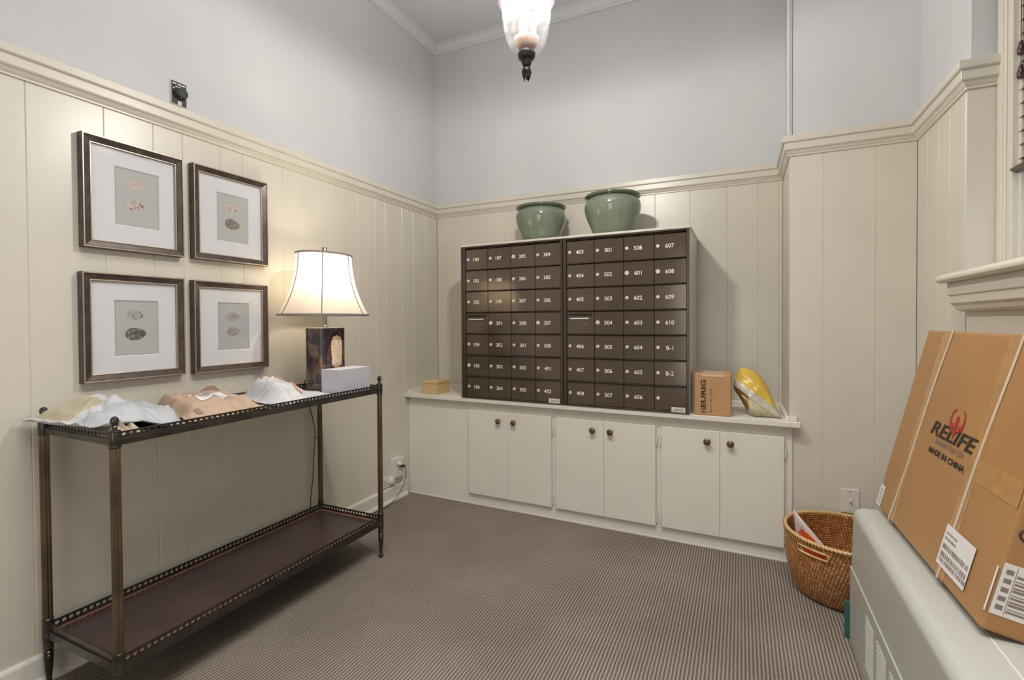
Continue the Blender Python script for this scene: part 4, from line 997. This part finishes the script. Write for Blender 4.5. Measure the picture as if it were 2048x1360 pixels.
for k in range(110):       # slanted rim binding
    a = 2*PI*k/110
    p = bas(a, 1.0); q = bas(a+0.05, 1.0); o_ = (p-Vector((2.353, -0.652, p.z))).normalized()
    b.tube([p+o_*0.0055+Vector((0, 0, -0.009)), p+o_*0.0075+Vector((0, 0, 0.001)), (p+q)/2+Vector((0, 0, 0.0080)), q-o_*0.006+Vector((0, 0, 0.001))], 0.0026, 5)
b.build('rim', 'rattan_pale', t, smooth=True)
for c in (h0, h0+PI):
    b = MB(); pts = []
    for s_, vv in ((-1, 0.80), (1, 0.90)):
        for k in range(9):
            u = c+s_*(-hw+2*hw*k/8); p = bas(u, vv); o_ = (p-Vector((2.353, -0.652, p.z))).normalized(); pts.append(p+o_*0.001)
    pts.append(pts[0]); b.tube(pts, 0.0042, 6); b.build('handle_binding', 'rattan_pale', t, smooth=True)

# items in the basket
b = MB()
n = 20
c4 = [Vector((2.165, -0.620, 0.11)), Vector((2.290, -0.640, 0.085)), Vector((2.268, -0.665, 0.185)), Vector((2.150, -0.590, 0.312))]
fr, bk = [], []
for i in range(n+1):
    ra, rb = [], []
    for j in range(n+1):
        u, v = i/n, j/n; p = (c4[0]*(1-u)+c4[1]*u)*(1-v)+(c4[3]*(1-u)+c4[2]*u)*v
        nn_ = Vector((0.0, -0.95, 0.25)).normalized(); th = 0.020*(16*u*(1-u)*v*(1-v))**0.5
        w_ = nn_*0.006*noise.noise(Vector((u*5, v*5, 2.2)))
        ra.append(b.bm.verts.new(p+w_+nn_*th)); rb.append(b.bm.verts.new(p+w_-nn_*(th+0.001)))
    fr.append(ra); bk.append(rb)
for i in range(n):
    for j in range(n):
        f = b.bm.faces.new((fr[i][j], fr[i+1][j], fr[i+1][j+1], fr[i][j+1])); u, v = (i+.5)/n, (j+.5)/n
        if (u-0.47)**2/0.16+(v-0.50)**2/0.085 < 1: f.material_index = 1
        b.bm.faces.new((bk[i][j], bk[i][j+1], bk[i+1][j+1], bk[i+1][j]))
for i in range(n):
    for (A, B) in (((i, 0), (i+1, 0)), ((i, n), (i+1, n)), ((0, i), (0, i+1)), ((n, i), (n, i+1))):
        b.bm.faces.new((fr[A[0]][A[1]], fr[B[0]][B[1]], bk[B[0]][B[1]], bk[A[0]][A[1]]))
o = b.build('shopping_bag', ['paper_bag', 'orange_print'], loc=(2.21, -0.65, 0.05), smooth=True)
tag(o, 'white plastic bag with a red-orange print tucked inside the wicker basket', 'bag')

# thin teal board standing between basket and heater
b = MB(); b.box(2.279, 2.560, -0.9285, -0.9125, 0.0, 0.128); o = b.build('teal_board', 'teal', loc=(2.42, -0.92, 0), bevel=0.001)
tag(o, 'thin dark teal board standing on the carpet at the end of the heater cabinet', 'board')

# ---------------------------------------------------------------- heater / air-conditioner cabinet
UY0, UY1 = -2.75, -0.935
t = thing('heater_cabinet', (2.45, -1.84, 0), 'long cream enamel wall heater cabinet with louvres under the window', 'heater')
XF = 2.291; UZ = 0.4615
prof = [(XF+0.004, 0.262), (XF+0.008, 0.40)]
prof += [(XF+0.042-0.030*math.cos(a)*1.1, UZ-0.030+0.030*math.sin(a)) for a in [PI/2*k/6 for k in range(7)]]
prof += [(XR-0.0005, UZ), (XR-0.0005, 0.262)]
b = MB(); b.loft([[(x, y, z) for x, z in prof] for y in (UY0, UY1)])
b.build('top_cover', 'unit', t, bevel=0.003, bseg=2)
# front panel with three banks of real louvre slots
b = MB()
lou = []          # (y1, y0, z0, z1) openings
for y0 in (-1.165, -1.295, -1.425, -1.555, -1.685, -1.815, -1.945):
    lou.append((y0-0.100, y0, 0.060, 0.225))
ys = sorted({UY0, UY1} | {y for l in lou for y in l[:2]})
zs = [0.012, 0.060, 0.225, 0.258]
for ya, yb in zip(ys, ys[1:]):
    for za, zb in zip(zs, zs[1:]):
        if any(abs(l[0]-ya) < 1e-6 for l in lou) and za == 0.060: continue
        b.box(XF, XF+0.010, ya, yb, za, zb)
b.box(XF+0.010, XR-0.0005, UY1-0.010, UY1, 0.0, 0.2615); b.box(XF+0.010, XR-0.0005, UY0, UY0+0.010, 0.0, 0.2615)
b.box(XF+0.040, XF+0.050, UY0+0.01, UY1-0.01, 0.0, 0.2615)
bmesh.ops.remove_doubles(b.bm, verts=b.bm.verts, dist=0.0001)
fp = b.build('front_panel', 'unit', t)
proto = None
for k, l in enumerate(lou[:7]):
    b = MB(); nS = 13
    for q in range(nS):
        z = 0.062+0.0125*q+0.003
        b.loft([[(XF-0.001, y, z-0.0035), (XF+0.001, y, z-0.0045), (XF+0.011, y, z+0.0050), (XF+0.009, y, z+0.0060)] for y in (l[0], l[1])])
    b.build('louvre', 'unit', fp)
b = MB(); b.loft([[(2.4045-0.0015, -2.70, UZ+0.0001), (2.4045+0.0015, -2.70, UZ+0.0001), (2.4045+0.0015, -1.60, UZ+0.0001), (2.4045-0.0015, -1.60, UZ+0.0001)], [(2.4045-0.0015, -2.70, UZ+0.0012), (2.4045+0.0015, -2.70, UZ+0.0012), (2.4045+0.0015, -1.60, UZ+0.0012), (2.4045-0.0015, -1.60, UZ+0.0012)]])
b.build('lid_seam', 'trim_white', t)
b = MB(); b.box(2.412, 2.56, -2.72, -1.83, UZ+0.0001, UZ+0.0022); b.build('control_lid', 'unit', t, bevel=0.001)
b = MB(); b.box(2.412, 2.45, -1.832, -1.824, UZ+0.0001, UZ+0.0040); b.build('lid_pull', 'black', t, bevel=0.001)

# ---------------------------------------------------------------- big carton leaning against the wall
BX, BY, BZ, BA, BT, BL, BH, BD = 2.3641, -0.9286, UZ+0.0190, 0.0277, 0.2329, 0.7512, 0.6199, 0.082
e_ = Vector((math.sin(BA), -math.cos(BA), 0)); sd_ = Vector((math.cos(BA), math.sin(BA), 0))
u_ = Vector((0, 0, 1))*math.cos(BT)+sd_*math.sin(BT); w_ = -(Vector((0, 0, 1))*math.sin(BT)-sd_*math.cos(BT))   # into the wall
t = thing('large_carton', (BX, BY, BZ), 'large flat brown cardboard carton leaning on the wall on top of the heater', 'box')
t.matrix_world = Matrix(((e_.x, u_.x, -w_.x, BX), (e_.y, u_.y, -w_.y, BY), (e_.z, u_.z, -w_.z, BZ), (0, 0, 0, 1))) @ Matrix.Scale(0.9694, 4)
BXW = t
class LB(MB):
    def build(s, name, m, parent, **kw):          # local coordinates of the carton: x along, y up, z out of the front face
        bmesh.ops.recalc_face_normals(s.bm, faces=s.bm.faces)
        me = bpy.data.meshes.new(name); s.bm.to_mesh(me); s.bm.free()
        o = bpy.data.objects.new(name, me); COL.objects.link(o); me.materials.append(M[m]); o.parent = parent
        if kw.get('bevel'):
            q = o.modifiers.new('bevel', 'BEVEL'); q.width = kw['bevel']; q.segments = 3; q.limit_method = 'ANGLE'
        return o
b = LB(); b.box(0, BL, 0, BH, -BD, 0); cart = b.build('carton', 'card_big', t, bevel=0.008)
def decal(name, pts, m, z=0.0006, parent=None):
    b = LB(); b.poly([(p[0], p[1], z) for p in pts], (0, 0, -0.0004)); return b.build(name, m, parent or cart)
def quad(x0, x1, y0, y1): return [(x0, y0), (x1, y0), (x1, y1), (x0, y1)]
# tape bands and the two straps
for xs_ in (0.140, 0.520): decal('tape_band', quad(xs_-0.005, xs_+0.046, 0.004, BH-0.004), 'tape', 0.0006)
for j, (s0, s1) in enumerate(((0.148, 0.196), (0.532, 0.572))):
    b = LB(); N = 16; rings = []
    for k in range(N+1):
        v = k/N; x = s0+(s1-s0)*v+0.004*math.sin(7*v+j); rings.append([(x-0.0055, BH*v, 0.0011), (x+0.0055, BH*v, 0.0011), (x+0.0055, BH*v, 0.0022), (x-0.0055, BH*v, 0.0022)])
    b.loft(rings); b.build('strap', 'strap', t)
decal('tape_band', quad(0.565, BL-0.004, 0.262, 0.318), 'tape', 0.0009)
# lettering
def ltext(name, s, c, w, hh, m, bold=0.0, shear=0.0, z=0.0012, parent=None):
    v, f = text_bm(s, 0.05, 0.0004, bold, 1.0, shear)
    xs = [p[0] for p in v]; ys = [p[1] for p in v]; kx = w/(max(xs)-min(xs)); ky = hh/(max(ys)-min(ys)); mx_, my_ = (max(xs)+min(xs))/2, (max(ys)+min(ys))/2
    b = LB(); vs = [b.bm.verts.new((c[0]+(p[0]-mx_)*kx, c[1]+(p[1]-my_)*ky, z+p[2])) for p in v]
    for q in f:
        try: b.bm.faces.new([vs[i] for i in q])
        except ValueError: pass
    return b.build(name, m, parent or cart)
ltext('lettering', 'RELIFE', (0.3905, 0.3350), 0.275, 0.040, 'ink', bold=0.0010, shear=0.25)
ltext('lettering', 'Rebuild Your Life', (0.392, 0.3030), 0.175, 0.017, 'greyink')
ltext('lettering', 'MADE IN CHINA', (0.390, 0.2715), 0.225, 0.0165, 'ink', bold=0.0008)
# the red bull-horn emblem
def horn(s):
    o_, i_ = [], []
    for k in range(17):
        f = k/16; a = math.radians(-108+208*f)
        wd = 0.0165*(1-f)**0.9+0.0026
        cx_ = 0.392+s*0.0215
        rx = 0.022-0.005*max(0, f-0.7); o_.append((cx_+s*rx*math.cos(a), 0.378+0.029*math.sin(a))); i_.append((cx_+s*(rx-wd*0.8)*math.cos(a), 0.378+(0.029-wd)*math.sin(a)))
    return o_, i_
b = LB()
for s in (-1, 1):
    o_, i_ = horn(s)
    for k in range(16):
        b.poly([(*o_[k], 0.0012+0.0002*(s > 0)), (*o_[k+1], 0.0012+0.0002*(s > 0)), (*i_[k+1], 0.0012+0.0002*(s > 0)), (*i_[k], 0.0012+0.0002*(s > 0))], (0, 0, -0.0004))
b.poly([(0.3865, 0.390, 0.0016), (0.3985, 0.390, 0.0016), (0.400, 0.362, 0.0016), (0.394, 0.322, 0.0016), (0.384, 0.362, 0.0016)], (0, 0, -0.0004))
b.poly([(0.372, 0.352, 0.0018), (0.412, 0.352, 0.0018), (0.403, 0.342, 0.0018), (0.381, 0.342, 0.0018)], (0, 0, -0.0004))
b.build('emblem', 'red', cart)
# labels
lb = decal('shipping_label', quad(0.512, 0.662, 0.032, 0.134), 'label', 0.0030)
random.seed(3)
b = LB()
for r_, (yy, hh) in enumerate(((0.042, 0.010), (0.055, 0.012), (0.075, 0.012), (0.098, 0.006), (0.112, 0.005))):
    x = 0.600 if r_ > 3 else 0.525
    x = 0.522
    xe_ = 0.655 if r_ < 3 else 0.58
    while x < xe_:
        w2 = random.choice((0.0015, 0.003, 0.004, 0.006)); b.box(x, x+w2, yy, yy+hh, 0.0030, 0.0034); x += w2+random.choice((0.0015, 0.003, 0.004))
b.build('label_print', 'greyink', lb)
decal('corner_label', quad(0.004, 0.047, 0.006, 0.076), 'label', 0.0012)
b = LB()
for k in range(6): b.box(0.012, 0.040, 0.014+k*0.009, 0.017+k*0.009, 0.0012, 0.0015)
b.build('label_print', 'greyink', cart)
# end face (x = BL): shipping label and marker scrawl
b = LB(); b.box(BL+0.0002, BL+0.0008, 0.040, 0.150, -BD+0.004, -0.006); b.box(BL-0.006, BL-0.0002, 0.040, 0.138, 0.0002, 0.0006); el = b.build('end_label', 'label', cart)
b = LB()
for k in range(11):
    y = 0.050+0.0075*k; hh = (0.0045, 0.002, 0.0055, 0.0035)[k % 4]; b.box(BL+0.0008, BL+0.0012, y, y+hh, -BD+0.008, -0.030)
b.box(BL+0.0008, BL+0.0012, 0.046, 0.146, -0.0285, -0.0275)
for k in range(5): b.box(BL+0.0008, BL+0.0012, 0.052+k*0.019, 0.062+k*0.019, -0.024, -0.012)
b.build('label_print', 'greyink', el)
b = LB(); b.tube([(BL+0.001, 0.215+0.012*math.sin(a), -0.026+0.012*math.cos(a)*1.0) for a in [2*PI*k/20 for k in range(21)]], 0.0018, 6)
b.tube([(BL+0.001, 0.222, -0.036), (BL+0.001, 0.232, -0.044), (BL+0.001, 0.250, -0.042)], 0.0018, 6); b.build('marker_scrawl', 'ink', cart)
